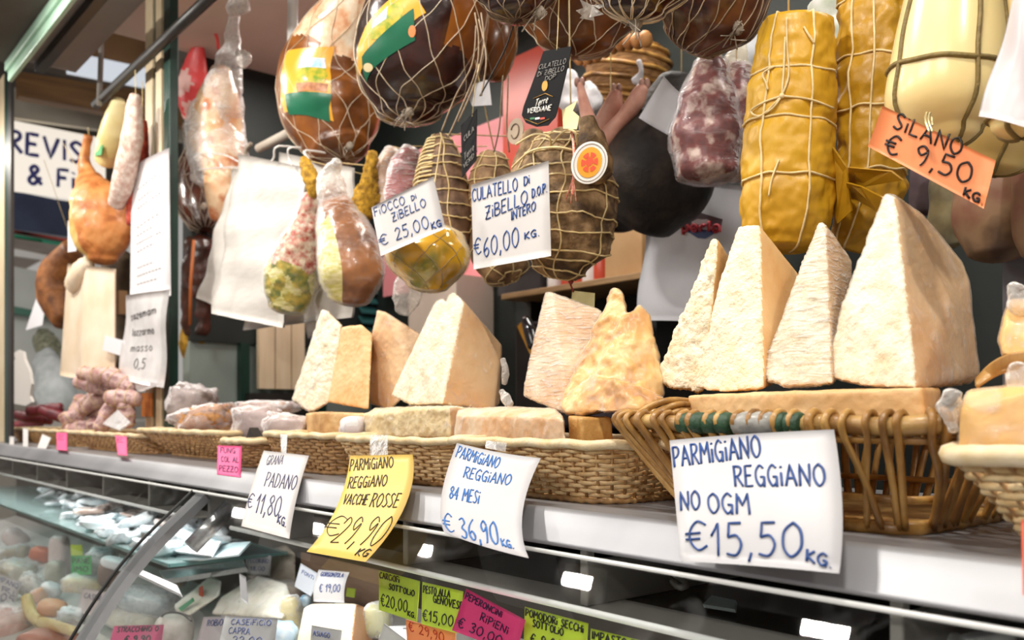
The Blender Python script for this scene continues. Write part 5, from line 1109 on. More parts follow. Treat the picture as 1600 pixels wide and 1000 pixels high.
# ---- goods hanging left of the post on the dark rail
YL_ = 1.0
m_hk = M('hook_steel', '#c9c9c6', None, rough=.25, metal=.8)
def hangl(name, label, cat, st, y, mat, sd, amp=.004, hook=True, **k):
    t, s = meat(name, label, cat, st, y, mat, amp, 14, sd, cord=False, **k)
    if hook:
        p = s.pt(.004, 0); mb = MB(); mb.tube([p, V((p.x, 1.0 if y > 1.05 else y, 2.56))], .0015, 5); part('cord', mb, m_str, t)
    return t, s
hangl('ham', 'orange ham with a long shank left of the speckled salami', 'ham', [(137, 214, 6), (133, 250, 9), (138, 280, 18), (152, 315, 40), (158, 350, 46), (160, 385, 38), (160, 402, 24)], 1.02, [M('ham_orange', '#d99558', '#a9602c', 16, .5, .5, 60, coat=.1, c3='#cf8446', detail=7), M('ham_yellowfat', '#e3c079', '#c79a50', 12, .4)], 121, amp=.009, mfn=lambda u, v, p: 1 if v > .36 and v < .6 and u > .4 else 0)
hangl('ham', 'brown ham hanging lowest at the far left', 'ham', [(112, 388, 16), (100, 425, 36), (98, 465, 38), (104, 498, 24)], 1.12, M('ham_chestnut', '#ab6c36', '#6b3c1a', 18, .55, .7, 60, detail=7), 123)
hangl('ham', 'dark olive ham behind the cream cloth', 'ham', [(190, 400, 16), (180, 445, 32), (174, 500, 36), (180, 550, 32), (188, 572, 18)], 1.24, M('ham_olive', '#5c4c38', '#3d3023', 12, .6, .4, 40), 125)
hangl('salami', 'long speckled white salami left of the notice', 'salami', [(211, 150, 8), (209, 185, 15), (204, 230, 17), (192, 285, 17), (182, 318, 14)], .97, M('salami_white', '#e9d9cc', '#c49c8c', 60, .8, .5, 160), 127)
hangl('salami', 'red salami half hidden by the notice', 'salami', [(222, 190, 8), (218, 240, 14), (212, 300, 14), (208, 350, 10)], 1.02, M('salami_red', '#c9503a', '#8f2c20', 60, .5, .5, 120), 129)
hangl('provolone', 'pale yellow cheese at the top left of the speckled salami', 'cheese', [(186, 158, 10), (180, 190, 18), (172, 225, 20), (164, 250, 16)], 1.04, M('provolone', '#efe0a8', '#dcc67e', 8, .4), 131)
mb = MB(); mb.prism([P(150, 232, 1.0), P(160, 226, 1.0), P(158, 242, 1.0), P(148, 244, 1.0)], (0, .003, 0)); single('green_ticket', mb, M('ticket_green', '#2f9a4f', None), 'tiny green ticket beside the pale yellow cheese', 'ticket', sm=False)
fn = sheet([P(108, 412, 1.0), P(178, 420, 1.0), P(176, 606, 1.0), P(98, 586, 1.0)], lambda a, b: .012 * math.sin(11 * a + 1) * (1.1 - b * .6) + .02 * math.sin(PI * a))
cl = single('hanging_cloth', sheet_mb(fn, 30, 20, .004), M('cloth_cream', '#efdcc4', '#e2c9ab', 8, .8), 'cream cloth hanging in folds below the orange ham', 'cloth')
mb = MB(); Surf([(140, 408, 10), (128, 425, 18), (112, 446, 14)], .985, .7, .006, 40, 3).body(18, 18, mb); part('knot', mb, M('cloth_cream', '#efdcc4'), cl)
for lab, q in (('white paper slip hanging on the lowest brown ham', [(58, 462), (74, 458), (66, 508), (40, 516)]), ('small white label on the dark olive ham', [(164, 524), (196, 533), (192, 557), (160, 547)]), ('narrow pale slip between the orange and the lowest ham', [(106, 345), (118, 350), (119, 392), (106, 394)])):
    mb = MB(); mb.prism([P(a, b, 1.05 if 'slip hanging' in lab else .985 if 'narrow' not in lab else .97) for a, b in q], (0, .001, 0)); single('paper_slip', mb, M('slip_white', '#e9e6ea', None, rough=.5), lab, 'slip', sm=False)
mb = MB(); mb.box(*P(186, 490, 1.03), *P(195, 456, 1.06)) ; single('tag_holder', mb, M('holder_wood', '#8a6a48', None, rough=.5), 'small brown tag holder left of the plastic sleeve', 'holder', sm=False)
# notice and plastic sleeve fixed to the post
lines = [('--------', .22, .78, .78, .83, .05), ('-----', .24, .70, .6, .73, .05), ('---- ---', .22, .64, .8, .69, .05), ('------', .2, .50, .75, .55, .05), ('-----', .2, .44, .6, .47, .05), ('------- --', .2, .38, .8, .42, .05), ('-----', .22, .32, .6, .35, .05), ('-----', .22, .2, .6, .22, .05), ('--------', .22, .14, .8, .17, .05), ('------', .22, .08, .7, .1, .05)]
sign('notice', 'long white printed notice fixed to the green and cream post', 'notice', [(206, 262), (264, 231), (267, 462), (203, 468)], [1.005, 1.03, 1.03, 1.005], lines, M('notice_white', '#e6e1e3', '#dcd7d9', 8, .35), M('print_grey', '#8d888c', None), .0016, lambda a, b: .006 * math.sin(PI * a))
sign('plastic_sleeve', 'crumpled plastic sleeve with a handwritten sheet below the notice', 'sleeve', [(198, 462), (264, 452), (256, 606), (186, 592)], [.985, 1.01, 1.01, .985], [('sazemam', .18, .70, .80, .76, .09), ('lazzarmo', .24, .52, .76, .55, .09), ('masso', .26, .34, .72, .37, .09), ('0,5', .40, .16, .62, .17, .11)], M('sleeve_white', '#e9e5e4', '#d6d1d0', 14, .2, .4, 24, coat=.5), M('print_dark', '#4a4648', None), .0016, lambda a, b: .008 * math.sin(PI * a) + .005 * math.sin(7 * b + 3 * a))
mb = MB(); mb.prism([P(a, b, .995) for a, b in ((188, 590), (254, 600), (242, 604), (220, 612), (212, 608))], (0, .001, 0)); single('sleeve_end', mb, M('sleeve_white', '#e9e5e4'), 'torn lower tip of the plastic sleeve', 'sleeve', sm=False)
# ------------------------------------------------------------------ goods inside the glass case
def blob_mb(px, py, y, hw, hh, hd, tilt=0, amp=.1, ns=30, pw=.6, seed=0, yaw=0, crimp=0):
    k = pxm(px, y); c = P(px, py, y); a = math.radians(tilt); b = math.radians(yaw)
    ex = (RGT * math.cos(b) + FWD * math.sin(b)); ex = ex * math.cos(a) - UP * math.sin(a); ey = (FWD * math.cos(b) - RGT * math.sin(b)); ez = UP * math.cos(a) + (RGT) * math.sin(a)
    sg = lambda t, e: math.copysign(abs(t) ** e, t)
    def f(u, v):
        th = PI * (u - .5) * .998; ph = 2 * PI * v
        x = sg(math.cos(th), pw) * sg(math.cos(ph), pw); yy = sg(math.cos(th), pw) * sg(math.sin(ph), pw); z = sg(math.sin(th), pw)
        if crimp: z *= max(.08, 1 - crimp * abs(x) ** 6)
        p = c + ex * (x * hw * k) + ey * (yy * hd * k) + ez * (z * hh * k)
        return p + (p - c) * amp * (noise.noise(p * ns + V((seed * 5.1, 0, 0))) + .5 * noise.noise(p * ns * 2.4))
    mb = MB(); mb.grid(f, 16, 24, 0, cv=True); return mb
def blob(name, label, cat, px, py, y, hw, hh, hd, mat, tilt=0, amp=.1, ns=30, pw=.6, seed=0, yaw=0, group=None, crimp=0, wrap=None):
    o = single(name, blob_mb(px, py, y, hw, hh, hd, tilt, amp, ns, pw, seed, yaw, crimp), mat, label, cat, group)
    if wrap: part('film', blob_mb(px, py, y, hw * 1.05, hh * 1.06, hd * 1.05, tilt, amp * 1.6, ns * 1.5, pw, seed, yaw, 0), wrap, o)
    return o
m_foil = M('packet_film', '#e9eef0', '#9aa6ac', 26, .12, .9, 40, coat=.8, c3='#cfd6d9', detail=5)
m_foil2 = M('packet_film_warm', '#efe6e0', '#9c8377', 30, .15, .9, 40, coat=.8, c3='#d9cdc6', detail=5)
m_foil3 = M('packet_blue', '#bfdbe4', '#eef4f6', 20, .2, .7, 40, coat=.5)
fw = film('packet_wrap', '#ffffff', .16, .9, 40, .05, edge=.5)
G = 'silvery vacuum packets on the glass shelf'
PK = 'silvery vacuum packet lying among others on the glass shelf of the case'
rd = random.Random(11)
k = 0
for row, (yy, py0, n) in enumerate(((.94, 758, 10), (.89, 770, 10), (.84, 786, 11), (.79, 812, 11), (.745, 840, 9), (.86, 786, 8), (.80, 800, 7))):
    for i in range(n):
        f = i / (n - 1); px = (40 + 26 * min(row, 4)) + f * (270 - 10 * min(row, 4)) + rd.uniform(-9, 9)
        x_, z_ = P(px, 700, yy).x, 1.10 + rd.uniform(.0, .014) + (.022 if row > 4 else 0)
        q = proj(V((x_, yy, z_)))
        if x_ > -1.99 or x_ < -4.4: continue
        sc = 2.6 / max(1.4, depth(px, yy)); blob('vacuum_packet', PK, 'packet', px, q[1], yy, rd.uniform(17, 27) * sc, rd.uniform(4, 8) * sc, rd.uniform(16, 26) * sc, (m_foil, m_foil, m_foil2, m_foil3)[rd.randrange(4)], rd.uniform(-24, 24), .42, 34, .4, k, rd.uniform(-40, 40), G, .8); k += 1
# folded cards, a white strip and a metal bar on the right end of the glass shelf
def slab(name, label, cat, px, y, mat, th=.004, rough=0):
    ys = y if isinstance(y, (list, tuple)) else [y] * len(px)
    mb = MB(); mb.prism([P(a, b, yy) for (a, b), yy in zip(px, ys)], (0, th * .6, -th)); return single(name, mb, mat, label, cat, sm=False)
m_wc = M('white_card_case', '#f4f4f6', '#e6e8ec', 10, .4); m_bl = M('blue_card', '#b9d6dc', '#d9e8ea', 10, .4)
slab('folded_card', 'white folded card lying on the right end of the glass shelf', 'card', [(268, 860), (290, 842), (345, 846), (330, 868)], [.74, .80, .80, .74], m_wc)
slab('folded_card', 'pale blue card under the white folded card', 'card', [(262, 872), (300, 852), (392, 846), (372, 866), (310, 874)], [.74, .82, .84, .78, .74], m_bl)
slab('white_strip', 'bright white strip across the grey bracket arm', 'card', [(206, 892), (216, 888), (276, 914), (282, 928)], [.60, .62, .66, .64], m_wc, .008)  # flat white slab lying across the bracket arm
slab('metal_bar', 'dull metal bar below the glass shelf end', 'bar', [(248, 892), (380, 874), (384, 886), (256, 906)], [.80, .92, .92, .80], m_steel, .012)
# stacked goods, far half
m_vacp = M('vac_pink', '#e3b3a6', '#cf8f84', 16, .25, .5, 40, coat=.6, c3='#efcfc6'); m_tube = M('cheese_tube', '#ecd9a0', '#dcbf7c', 10, .35)
m_peach = M('peach_cheese', '#e8b184', '#d6956a', 12, .35); m_palep = M('pale_bag_pink', '#e9d2ce', '#d7b4b0', 14, .2, .6, 40, coat=.6)
blob('meat_packet', 'pink vacuum packed meat at the bottom left corner', 'meat', 16, 982, .60, 40, 36, 40, m_vacp, 6, .08, 20, .7, 1, wrap=fw)
blob('meat_packet', 'flat pinkish slab of meat at the bottom edge beside the yellow tube', 'meat', 76, 1006, .62, 44, 20, 34, M('slab_meat', '#c98a72', '#a8614e', 14, .4), 6, .06, 20, .6, 2)
mb = MB(); Surf([(42, 934, 9), (46, 952, 10), (60, 970, 9.5), (88, 978, 9), (114, 986, 8)], .64, .9, .001, 10, 3, .5, .5).body(30, 20, mb); single('cheese_tube', mb, m_tube, 'bent pale yellow tube of cheese at the bottom left', 'cheese')
blob('peach_cheese', 'rounded peach coloured cheese lying on the yellow tube', 'cheese', 82, 950, .67, 22, 13, 20, m_peach, 14, .07, 18, .8, 4)
blob('peach_cheese', 'smaller peach piece behind the rounded peach cheese', 'cheese', 62, 932, .70, 13, 14, 14, m_peach, -20, .06, 14, .7, 5, wrap=fw)
card('price sheet with 05 at the left edge of the case', [(-20, 888), (34, 910), (22, 946), (-30, 930)], [.66, .66, .63, .63], [('VAMPANO', -14, 904, 28, 920, 9, 1.2), ('ORI', -14, 918, 22, 930, 8, 1.2), ('€,05', -14, 934, 20, 943, 13, 1.3)], m_pw, M('ink_indigo', '#3a3f7c', None, rough=.4), .0011, cat='price card')
blob('clear_packet', 'crumpled clear packet above the price sheet with 05', 'packet', 30, 893, .76, 26, 15, 22, M('packet_beige', '#d9cdbb', '#b8a68e', 20, .25, .7, 40, coat=.6), 15, .18, 30, .6, 6, wrap=fw)
blob('clear_packet', 'crumpled pale packet leaning beside the peach pieces', 'packet', 48, 916, .72, 18, 16, 16, m_foil2, 40, .2, 30, .6, 7, wrap=fw)
blob('white_cup', 'white rounded tub behind the peach cheese', 'tub', 80, 922, .74, 16, 12, 14, m_wc, 25, .06, 20, .7, 8)
blob('clear_packet', 'bright crumpled wrap right of the peach cheese', 'packet', 112, 962, .68, 18, 12, 16, m_foil, 10, .3, 34, .6, 47, wrap=fw)
blob('brown_packet', 'beige packet at the far left of the case', 'packet', 22, 868, .82, 26, 14, 22, M('packet_tan', '#b7a389', '#8d785f', 18, .3, .5, 40, coat=.4), -10, .15, 26, .6, 9, wrap=fw)
blob('orange_packet', 'small orange packet at the back left of the case', 'packet', 66, 866, .86, 17, 11, 14, M('packet_orange', '#e2703a', '#c9562a', 20, .3), 10, .12, 30, .6, 10)
blob('pink_packet', 'pale pink packet above the beige packet', 'packet', 24, 842, .88, 20, 13, 16, m_palep, 40, .12, 30, .7, 11)
blob('tall_jar', 'tall pale jar left of the green ticket', 'jar', 93, 876, .84, 14, 40, 14, m_palep, 0, .03, 20, .5, 12)
blob('tall_jar', 'greyish jar in front of the tall pale jar', 'jar', 86, 900, .80, 13, 24, 13, M('jar_grey', '#c4bfae', '#a8a28f', 18, .2, .3, 40, coat=.5), 4, .05, 20, .5, 13)
card('bright green ticket in the far half of the case', [(111, 868), (143, 868), (143, 898), (111, 898)], [.74] * 4, [('PANE', 114, 880, 140, 880, 8, 1.3), ('IMO', 116, 893, 138, 893, 8, 1.3)], M('ticket_bright_green', '#14b04e', None, rough=.5), ink_k, .0011, cat='ticket', name='price_ticket')
card('yellow green ticket behind the bright green ticket', [(110, 851), (128, 851), (130, 869), (111, 869)], [.76] * 4, [], m_lime, ink_k, cat='ticket', name='price_ticket')
blob('cheese_round', 'olive cheese with a pale label under the bright green ticket', 'cheese', 136, 912, .76, 34, 14, 24, M('olive_cheese', '#c9b878', '#e6dfc6', 10, .35), 4, .06, 20, .6, 14, wrap=fw)
blob('clear_packet', 'white packet right of the bright green ticket', 'packet', 158, 880, .80, 22, 24, 20, m_foil, 10, .14, 26, .6, 15, wrap=fw)
br_ = blob('brown_round', 'brown round loaf of cheese with a white cap before the bracket arm', 'cheese', 176, 896, .74, 20, 22, 20, M('brown_round', '#7d6450', '#5d4736', 14, .5), 0, .06, 20, .7, 16)
part('paper_cap', blob_mb(180, 880, .735, 22, 9, 16, 15, .08, 20, .7, 17), m_wc, br_, True, 'white paper cap')
card('grey printed card leaning on the bracket arm', [(128, 918), (172, 926), (164, 966), (120, 956)], [.70] * 4, [('CASERA', 132, 934, 164, 940, 8)], M('card_grey', '#cfc4c4', None, rough=.5), ink_n, .001, cat='price card')
# stacked cheeses, near half
m_brie = M('brie_white', '#f1eee4', '#dcd6c2', 14, .45, .3, 60, sss=.1); m_cream2 = M('cheese_ivory', '#f1e7d3', '#e6d8bc', 10, .4, .1, 60, sss=.1)
m_grey = M('grey_rind', '#bfb3a2', '#8f8373', 24, .6, .5, 90); m_back = M('wood_crate', '#8a6f58', '#6f5644', 6, .6, stretch=(1, 6, 6))
slab('wooden_crate', 'brown wooden crate front at the back of the case', 'crate', [(470, 862), (596, 892), (596, 946), (470, 930)], 1.0, m_back, .02)
def wedge3(label, front, d, mats, seed, amp=.001, wrap=None, nm='cheese_wedge'): return cheese(label, front, d, mats=mats, seed=seed, amp=amp, ns=20, voxel=.004, wrap=wrap, name=nm)
wedge3('grey rinded cheese wedge at the back of the case beside the crate', [(388, 872, .98), (448, 852, 1.0), (462, 866, 1.0), (462, 915, .98), (420, 916, .94), (386, 900, .95)], .04, [m_grey, m_grey, m_grey], 31)
wedge3('big white soft cheese wedge in the middle of the case', [(330, 960, .80), (345, 934, .82), (402, 900, .88), (448, 912, .88), (462, 950, .86), (440, 968, .80)], .04, [m_brie, m_cream2, m_brie], 32, .0015, m_film)
wedge3('long white cheese piece with a green and red print', [(276, 956, .76), (272, 946, .76), (330, 902, .84), (346, 908, .84), (344, 930, .82), (296, 962, .76)], .03, [m_brie, m_brie, m_brie], 33, .0008, m_film)
mb = MB(); mb.prism([P(312, 918, .80), P(317, 915, .80), P(318, 932, .80), P(312, 934, .80)], (0, -.002, 0)); single('red_label', mb, M('label_red', '#c8563c', None), 'small red label on the long white cheese piece', 'label', sm=False)
mb = MB(); mb.prism([P(280, 950, .755), P(302, 934, .775), P(304, 939, .775), P(284, 955, .755)], (0, -.002, 0)); single('green_label', mb, M('label_green2', '#2f8a5a', None), 'green label strip on the long white cheese piece', 'label', sm=False)
blob('cheese_round', 'grey mould cheese with a dark rind line behind the pink card', 'cheese', 272, 986, .74, 28, 28, 28, M('mould_round', '#cfc8be', '#a9a196', 24, .6, .4, 80), 0, .03, 20, .7, 18)
mb = MB(); mb.tube(smooth([P(246, 980, .715), P(254, 962, .712), P(268, 957, .71), P(286, 960, .712), P(299, 970, .716)], 5), .0025, 6); single('rind_string', mb, m_dark, 'dark cord over the grey mould cheese', 'cord')
blob('white_cheese', 'crumpled white wrapped cheese left of the grey mould cheese', 'cheese', 214, 962, .78, 44, 20, 32, m_brie, 10, .10, 20, .6, 19, wrap=fw)
blob('white_cheese', 'white wrapped cheese under the long white piece', 'cheese', 230, 938, .80, 46, 18, 34, m_foil, 12, .12, 22, .6, 20, wrap=fw)
blob('cream_cheese', 'cream cheese round left of the crate', 'cheese', 430, 926, .93, 40, 18, 30, m_cream2, 0, .05, 20, .7, 21, wrap=fw)
blob('ivory_piece', 'small tan piece behind the long white cheese', 'cheese', 268, 908, .90, 22, 10, 16, M('tan_piece', '#c99a62', '#e4d6ba', 24, .4), 0, .1, 20, .6, 22, wrap=fw)
wedge3('ivory cheese block with a peach side at the bottom of the view', [(474, 950, .78), (462, 1010, .74), (556, 944, .80), (574, 950, .86), (584, 1010, .86), (548, 1014, .76), (486, 944, .80)], .04, [m_cream2, m_peach, m_cream2], 34, .0004, None, 'cheese_block')
blob('ivory_piece', 'yellowish wedge between the white cheese and the ivory block', 'cheese', 456, 966, .84, 16, 34, 20, M('yellow_wedge', '#d8c98e', '#bfae70', 20, .4), -6, .06, 20, .6, 23, wrap=fw)
blob('blue_packet', 'crumpled pale blue packet left of the ivory block', 'packet', 440, 992, .74, 24, 20, 20, M('packet_pale_blue', '#a9cdea', '#e8f0f6', 30, .3, .6, 60), 0, .2, 40, .6, 24)
blob('blue_packet', 'small blue packet behind the ivory block', 'packet', 478, 940, .88, 10, 10, 10, M('packet_blue2', '#5a8aa8', '#dbe7ec', 40, .3, .6, 60), 0, .2, 40, .6, 25)
blob('yellow_packet', 'yellowish clear packet right of the ivory block', 'packet', 590, 968, .86, 22, 26, 20, M('packet_straw', '#d4cf9a', '#b3b48a', 20, .3, .5, 40), 0, .12, 30, .6, 26, wrap=fw)
blob('white_tub', 'white tub under the lime 20,00 card', 'tub', 634, 1000, .84, 40, 18, 30, m_wc, 0, .03, 20, .4, 27)
CI = M('ink_faded_blue', '#5a68a0', None, rough=.5)
card('white card reading CASEIFICIO CAPRA at the bottom of the case', [(352, 962), (434, 966), (428, 1020), (340, 1016)], [.68, .70, .68, .66], [('CASEiFiCiO', 362, 976, 424, 978, 9), ('CAPRA', 358, 990, 392, 992, 10), ('22,00', 364, 1006, 410, 1008, 12)], m_pw2, CI, .0009)
card('white card half behind the CAPRA card', [(318, 964), (356, 962), (348, 1010), (308, 1002)], [.70] * 4, [('ROBiO', 324, 978, 348, 977, 9)], m_pw2, CI, .0009)
card('white curling card with 19,00 beside the crate', [(498, 890), (546, 894), (538, 942), (490, 940)], [.86, .88, .86, .84], [('GORGONZOLA', 503, 901, 538, 903, 7), ('€ 19,00', 502, 926, 534, 926, 12)], m_pw2, CI, .0009, lambda a, b: .006 * math.sin(PI * b))
card('pale bluish card turned aside left of the 19,00 card', [(470, 880), (500, 898), (486, 932), (460, 916)], [.90, .88, .87, .89], [('FONTi', 472, 896, 490, 906, 6)], M('card_pale_blue', '#dfe4ee', None, rough=.5), CI, .0008)
card('white printed card at the back of the case near the dull metal bar', [(384, 868), (424, 868), (422, 900), (384, 896)], [.93] * 4, [('PECORiNO', 388, 879, 420, 880, 6), ('18,00', 392, 891, 414, 892, 6)], m_pw2, CI, .0008)
card('upright white ticket seen edge on in the big white cheese', [(374, 896), (384, 902), (388, 944), (376, 936)], [.79, .78, .78, .79], [], m_pw2, CI)
card('pink card with black writing at the bottom of the case', [(178, 978), (256, 976), (250, 1020), (166, 1024)], [.60, .62, .60, .58], [('STRACCHiNO 0', 184, 988, 248, 986, 8, 1.2), ('€ 9,90', 196, 1004, 236, 1003, 10, 1.4)], m_pk, ink_k, .0011)
card('white ticket on the ivory block', [(487, 977), (534, 985), (530, 1018), (484, 1012)], [.735] * 4, [('ASiAGO', 490, 993, 516, 997, 8)], m_pw2, CI, .0009)
card('small lime ticket above the ivory block', [(542, 918), (556, 920), (554, 934), (540, 932)], [.90] * 4, [], m_lime, ink_k, cat='ticket', name='price_ticket')
card('white card standing at the bottom between the ivory block and the orange card', [(600, 974), (640, 1004), (636, 1030), (584, 1020)], [.74] * 4, [], m_pw2, CI)
# things lying on the dark plate of the inner shelf, seen through the glass
mb = MB(); mb.tube(smooth([P(1030, 902, .86), P(1046, 894, .86), P(1060, 902, .85), P(1072, 914, .84), P(1062, 918, .83), P(1050, 908, .84)], 5), .004, 6); single('cable_loop', mb, M('cable_grey', '#b9b7b4', None, rough=.4), 'grey cable loop on the dark inner shelf', 'cable')
blob('paper_tissue', 'crumpled white paper at the bottom right behind the glass', 'paper', 1470, 996, .80, 34, 12, 20, m_wc, 5, .25, 26, .6, 41)
blob('paper_tissue', 'second crumpled white paper right of the first one behind the glass', 'paper', 1540, 1000, .80, 40, 12, 20, m_wc, -5, .25, 26, .6, 42)
slab('folded_card', 'small blue white card lying on the dark inner shelf', 'card', [(1098, 944), (1112, 930), (1150, 938), (1148, 952)], [.80, .85, .85, .80], m_bl)
# ------------------------------------------------------------------ shelves and goods at the back wall
YK = 2.0
shf = thing('wall_shelf', 'wooden wall shelf with boxes and jars behind the culatello', 'shelf', P(900, 452, YK))
za = P(900, 446, YK).z
mb = MB(); mb.box(P(800, 450, YK).x, YK - .05, za - .02, P(1080, 440, YK).x, 2.2, za); part('board', mb, m_wood, shf, False, bevel=.003)
mb = MB(); mb.box(P(800, 450, YK).x, YK + .04, za - .45, P(1080, 440, YK).x, 2.2, za - .43); part('board', mb, M('shelf_dark', '#4c4038', '#3d332d', 8, .5), shf, False, bevel=.003)
for px in (806, 1000):
    mb = MB(); x = P(px, 450, YK).x; mb.box(x, YK + .05, za - .9, x + .02, 2.2, za + .5); part('upright', mb, m_dark, shf, False)
def can(px, r, h, mat, lab, cat='jar', name='jar', y=YK + .04, z=None, lid=None):
    z = za if z is None else z; c = P(px, 440, y); c.z = z
    o = thing(name, lab, cat, c); mb = MB()
    pr = [(0, 0), (r * .96, 0), (r, .006), (r, h * .82), (r * .9, h * .92), (r * .9, h)]
    mb.grid(lambda u, v: c + V((pr[int(round(u * 5))][0] * math.cos(2 * PI * v), pr[int(round(u * 5))][0] * math.sin(2 * PI * v), pr[int(round(u * 5))][1])), 5, 20, cv=True); part('jar_body', mb, mat, o)
    mb = MB(); mb.prism([c + V((r * .95 * math.cos(PI * k / 10), r * .95 * math.sin(PI * k / 10), h)) for k in range(20)], (0, 0, .02)); part('lid', mb, lid or m_white, o, False)
m_jr = M('jar_red', '#c8492e', None, rough=.3); m_jw = M('jar_white', '#e9e4e2', None, rough=.35)
for i, (px, r, h, mt, lab) in enumerate(((868, .028, .06, m_jw, 'white jar at the left end of the wall shelf row'), (889, .026, .055, m_jr, 'small red jar second in the wall shelf row'), (906, .03, .07, m_jr, 'red jar with a white lid in the middle of the wall shelf row'), (926, .034, .085, m_jw, 'white jar with a pale label beside the tall red jar'), (944, .034, .10, m_jr, 'tall red jar next to the cardboard box'))): can(px, r, h, mt, lab)
mb = MB(); a = P(952, 440, YK); b = P(1010, 440, YK); mb.box(a.x, YK - .02, za, b.x, YK + .16, za + .20); single('cardboard_box', mb, M('cardboard', '#c9a273', '#b98f60', 6, .7), 'tan cardboard box at the right end of the wall shelf', 'box', sm=False, bevel=.003)
# dark coffee machine like appliance below the shelf
ap = thing('scale_machine', 'dark appliance with a yellow side below the wall shelf', 'appliance', P(830, 640, 1.85))
mb = MB(); a = P(800, 560, 1.85); b = P(888, 560, 1.85); mb.box(a.x, 1.86, 1.38, b.x, 2.02, P(840, 500, 1.85).z); part('housing', mb, M('appliance_black', '#262226', '#1c191c', 8, .3), ap, False, bevel=.01)
mb = MB(); q = [P(808, 510, 1.84), P(818, 500, 1.84), P(834, 548, 1.84), P(832, 562, 1.84)]; mb.prism(q, (0, .03, 0)); part('side_panel', mb, M('appliance_yellow', '#d79a2e', None, rough=.4), ap, False, 'yellow side panel')
mb = MB(); Surf([(822, 500, 8), (828, 515, 11), (834, 540, 10)], 1.83, .9, 0, 10, 1).body(16, 16, mb); part('dome', mb, M('appliance_gloss', '#15131a', None, rough=.1, coat=1), ap)
mb = MB(); mb.box(P(900, 530, 1.9).x, 1.92, 1.38, P(968, 530, 1.9).x, 2.01, P(920, 500, 1.9).z); single('dark_crate', mb, M('crate_dark', '#4a4149', '#3a3239', 7, .5), 'dark crate right of the black appliance', 'crate', sm=False, bevel=.006)
mb = MB(); mb.box(P(770, 400, 1.98).x, 2.0, za, P(836, 400, 1.98).x, 2.15, za + .12); single('dark_box', mb, M('box_dark', '#3b3436', '#2c2729', 7, .5), 'dark box at the left end of the wall shelf', 'box', sm=False, bevel=.006)
# green louvred shutter on the end wall
sh = thing('louvre_shutter', 'dark green louvred shutter left of the pale column', 'shutter', PX(600, 560, -3.55))
for k in range(10):
    mb = MB(); a = PX(560, 400 + 16 * k, -3.57); b = PX(628, 404 + 16 * k, -3.57); mb.hexa([a, V((a.x + .03, a.y, a.z - .03)), V((b.x + .03, b.y, a.z - .03)), V((b.x, b.y, a.z)), a + V((0, 0, .008)), V((a.x + .03, a.y, a.z - .022)), V((b.x + .03, b.y, a.z - .022)), V((b.x, b.y, a.z + .008))]); part('slat', mb, M('louvre_green', '#2d5a5a', '#244a4a', 6, .4), sh, False)
# bagged mushrooms and wrapped goods in the baskets left of the tan block
m_mush = M('dried_mushroom', '#a9713c', '#6a4224', 50, .7, .8, 80, c3='#c9935a', detail=6); m_hz = film('hazy_wrap', '#f6f0f0', .22, .9, 26, .08, edge=.5)
blob('mushroom_bag', 'clear bag of dried brown mushrooms in the flared basket', 'bag', 326, 654, .94, 44, 20, 36, m_mush, -10, .22, 30, .6, 51, wrap=m_hz)
blob('grey_bag', 'hazy grey bag of dried goods next to the post', 'bag', 300, 634, 1.02, 34, 30, 34, M('bag_grey', '#b5a8a2', '#7d6f6a', 26, .35, .6, 50, coat=.3), 10, .16, 26, .6, 52, wrap=m_hz)
blob('grey_bag', 'hazy clear bag behind the pink ticket basket', 'bag', 405, 660, .95, 34, 24, 30, M('bag_mauve', '#c8b7b3', '#97827d', 26, .3, .6, 50, coat=.3), 0, .18, 28, .6, 53, wrap=m_hz)
blob('wrapped_goods', 'bright film wrapped goods beside the tan cheese block', 'packet', 450, 668, .93, 34, 20, 30, M('wrapped_pale', '#dcd0cc', '#b5a5a0', 22, .25, .7, 40, coat=.6), 6, .18, 28, .6, 54, wrap=m_hz)
blob('wrapped_goods', 'flat pale packets behind the bright film wrapped goods', 'packet', 420, 636, 1.06, 44, 10, 30, M('packet_mauve', '#d9c6bd', '#a98a78', 24, .3, .5, 40, coat=.5), 0, .15, 28, .6, 55, wrap=m_hz)
mb = MB()
for q in ([(384, 684, .86), (390, 668, .86), (398, 682, .86)],): mb.prism([P(*a) for a in q], (0, .02, 0))
single('dark_chip', mb, m_dark, 'small dark dried piece in the slanting basket', 'chip', sm=False)
blob('wrapped_goods', 'white film bundle tucked in the basket of the yellow price card', 'packet', 552, 668, .90, 18, 16, 16, m_wc, 0, .2, 30, .6, 56, wrap=m_hz)
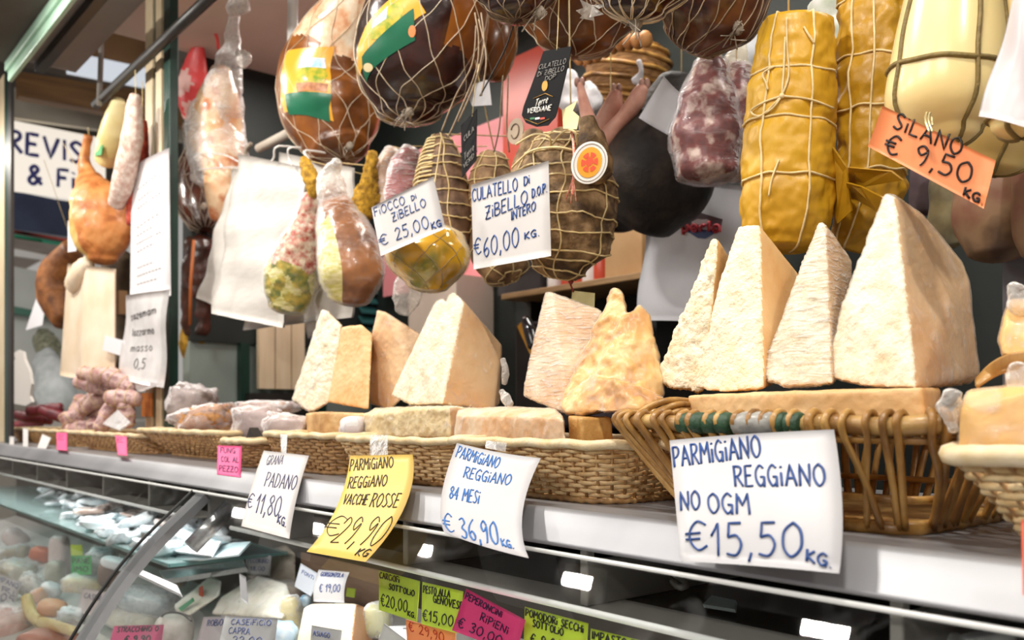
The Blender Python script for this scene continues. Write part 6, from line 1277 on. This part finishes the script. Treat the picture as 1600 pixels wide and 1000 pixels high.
# salami pile and thin sausages at the far left end of the ledge
m_sl = M('salami_skin', '#b98a86', '#7a4a4c', 34, .6, .5, 90, c3='#d9b9b4', detail=6); m_sl2 = M('salami_pale', '#d7b6a8', '#9a6a64', 34, .6, .5, 90)
rd = random.Random(5); n = 0
labs = ['topmost whitish salami of the pile below the plastic sleeve', 'whitish salami second from the top of the pile', 'salami on the right side of the pile, touching the post', 'salami in the middle of the pile', 'salami leaning on the left side of the pile', 'upright pinkish salami in front of the pile', 'pinkish salami low at the left of the pile', 'pinkish salami low in the middle of the pile', 'lowest salami lying in front of the pile', 'short salami between the pile and the dark red sausages', 'pale salami behind the topmost one', 'short upright salami at the right foot of the pile']
for (px, py, l, t), lb in zip(((158, 586, 30, 4), (152, 602, 30, 10), (192, 622, 22, 4), (158, 622, 30, -30), (134, 634, 30, -40), (172, 642, 30, -60), (118, 650, 28, -70), (150, 656, 28, -50), (134, 668, 24, -10), (112, 668, 20, 60), (184, 596, 24, 30), (198, 644, 18, 80)), labs):
    y = .93 + .012 * (n % 4); k = pxm(px, y); a = math.radians(t); d = (RGT * math.cos(a) - UP * math.sin(a)); c = P(px, py, y)
    s = Surf(None, 0, 1, .006, 30, n, .7, .7, None, [(c - d * (l * k), 11 * k), (c, 13 * k), (c + d * (l * k), 11 * k)])
    t_ = thing('salami', lb, 'salami', c, 'salami pile left of the post')
    part('salami_body', s.body(26, 20), m_sl if n % 3 else m_sl2, t_); mb = MB()
    for q in range(4): s.ring(.2 + .2 * q, .0012, mb, .001)
    part('string', mb, m_str, t_); n += 1
for (px, py, l, t), lb in zip(((52, 652, 26, 8), (70, 640, 24, -6), (86, 648, 22, 20), (44, 662, 20, -12)), ('dark red sausage at the left end of the far tray', 'dark red sausage with a pale tip on top of the far tray', 'dark red sausage near the pile in the far tray', 'dark red sausage lowest in the far tray')):
    y = .94 + .01 * (n % 4); k = pxm(px, y); a = math.radians(t); d = (RGT * math.cos(a) - UP * math.sin(a)); c = P(px, py, y)
    s = Surf(None, 0, 1, .003, 30, n, .7, .7, None, [(c - d * (l * k), 8 * k), (c, 9 * k), (c + d * (l * k), 8 * k)]); t_ = thing('sausage', lb, 'sausage', c, 'sausages in the far tray')
    part('sausage_body', s.body(22, 16), M('sausage_red', '#7d3038', '#4f1c24', 30, .4, .4, 80), t_)
    mb = MB(); mb.ball(c + d * (l * k * 1.15), .006, 6); part('tip', mb, m_white, t_, True, 'white tied tip'); n += 1
slab('plastic_sheet', 'clear plastic sheet lying on the salami pile', 'sheet', [(160, 662), (184, 640), (204, 660), (186, 672)], [.90, .92, .90, .88], film('lid_film', '#f2f0f0', .18, .5, 30))
mb = MB(); a = P(40, 660, 1.35); b = P(118, 660, 1.35); mb.box(a.x, 1.28, 0, b.x, 1.9, P(70, 655, 1.45).z); single('side_table', mb, M('table_grey', '#b9b6b0', None, rough=.6), 'grey side table under the white plastic sack', 'table', sm=False, bevel=.01)
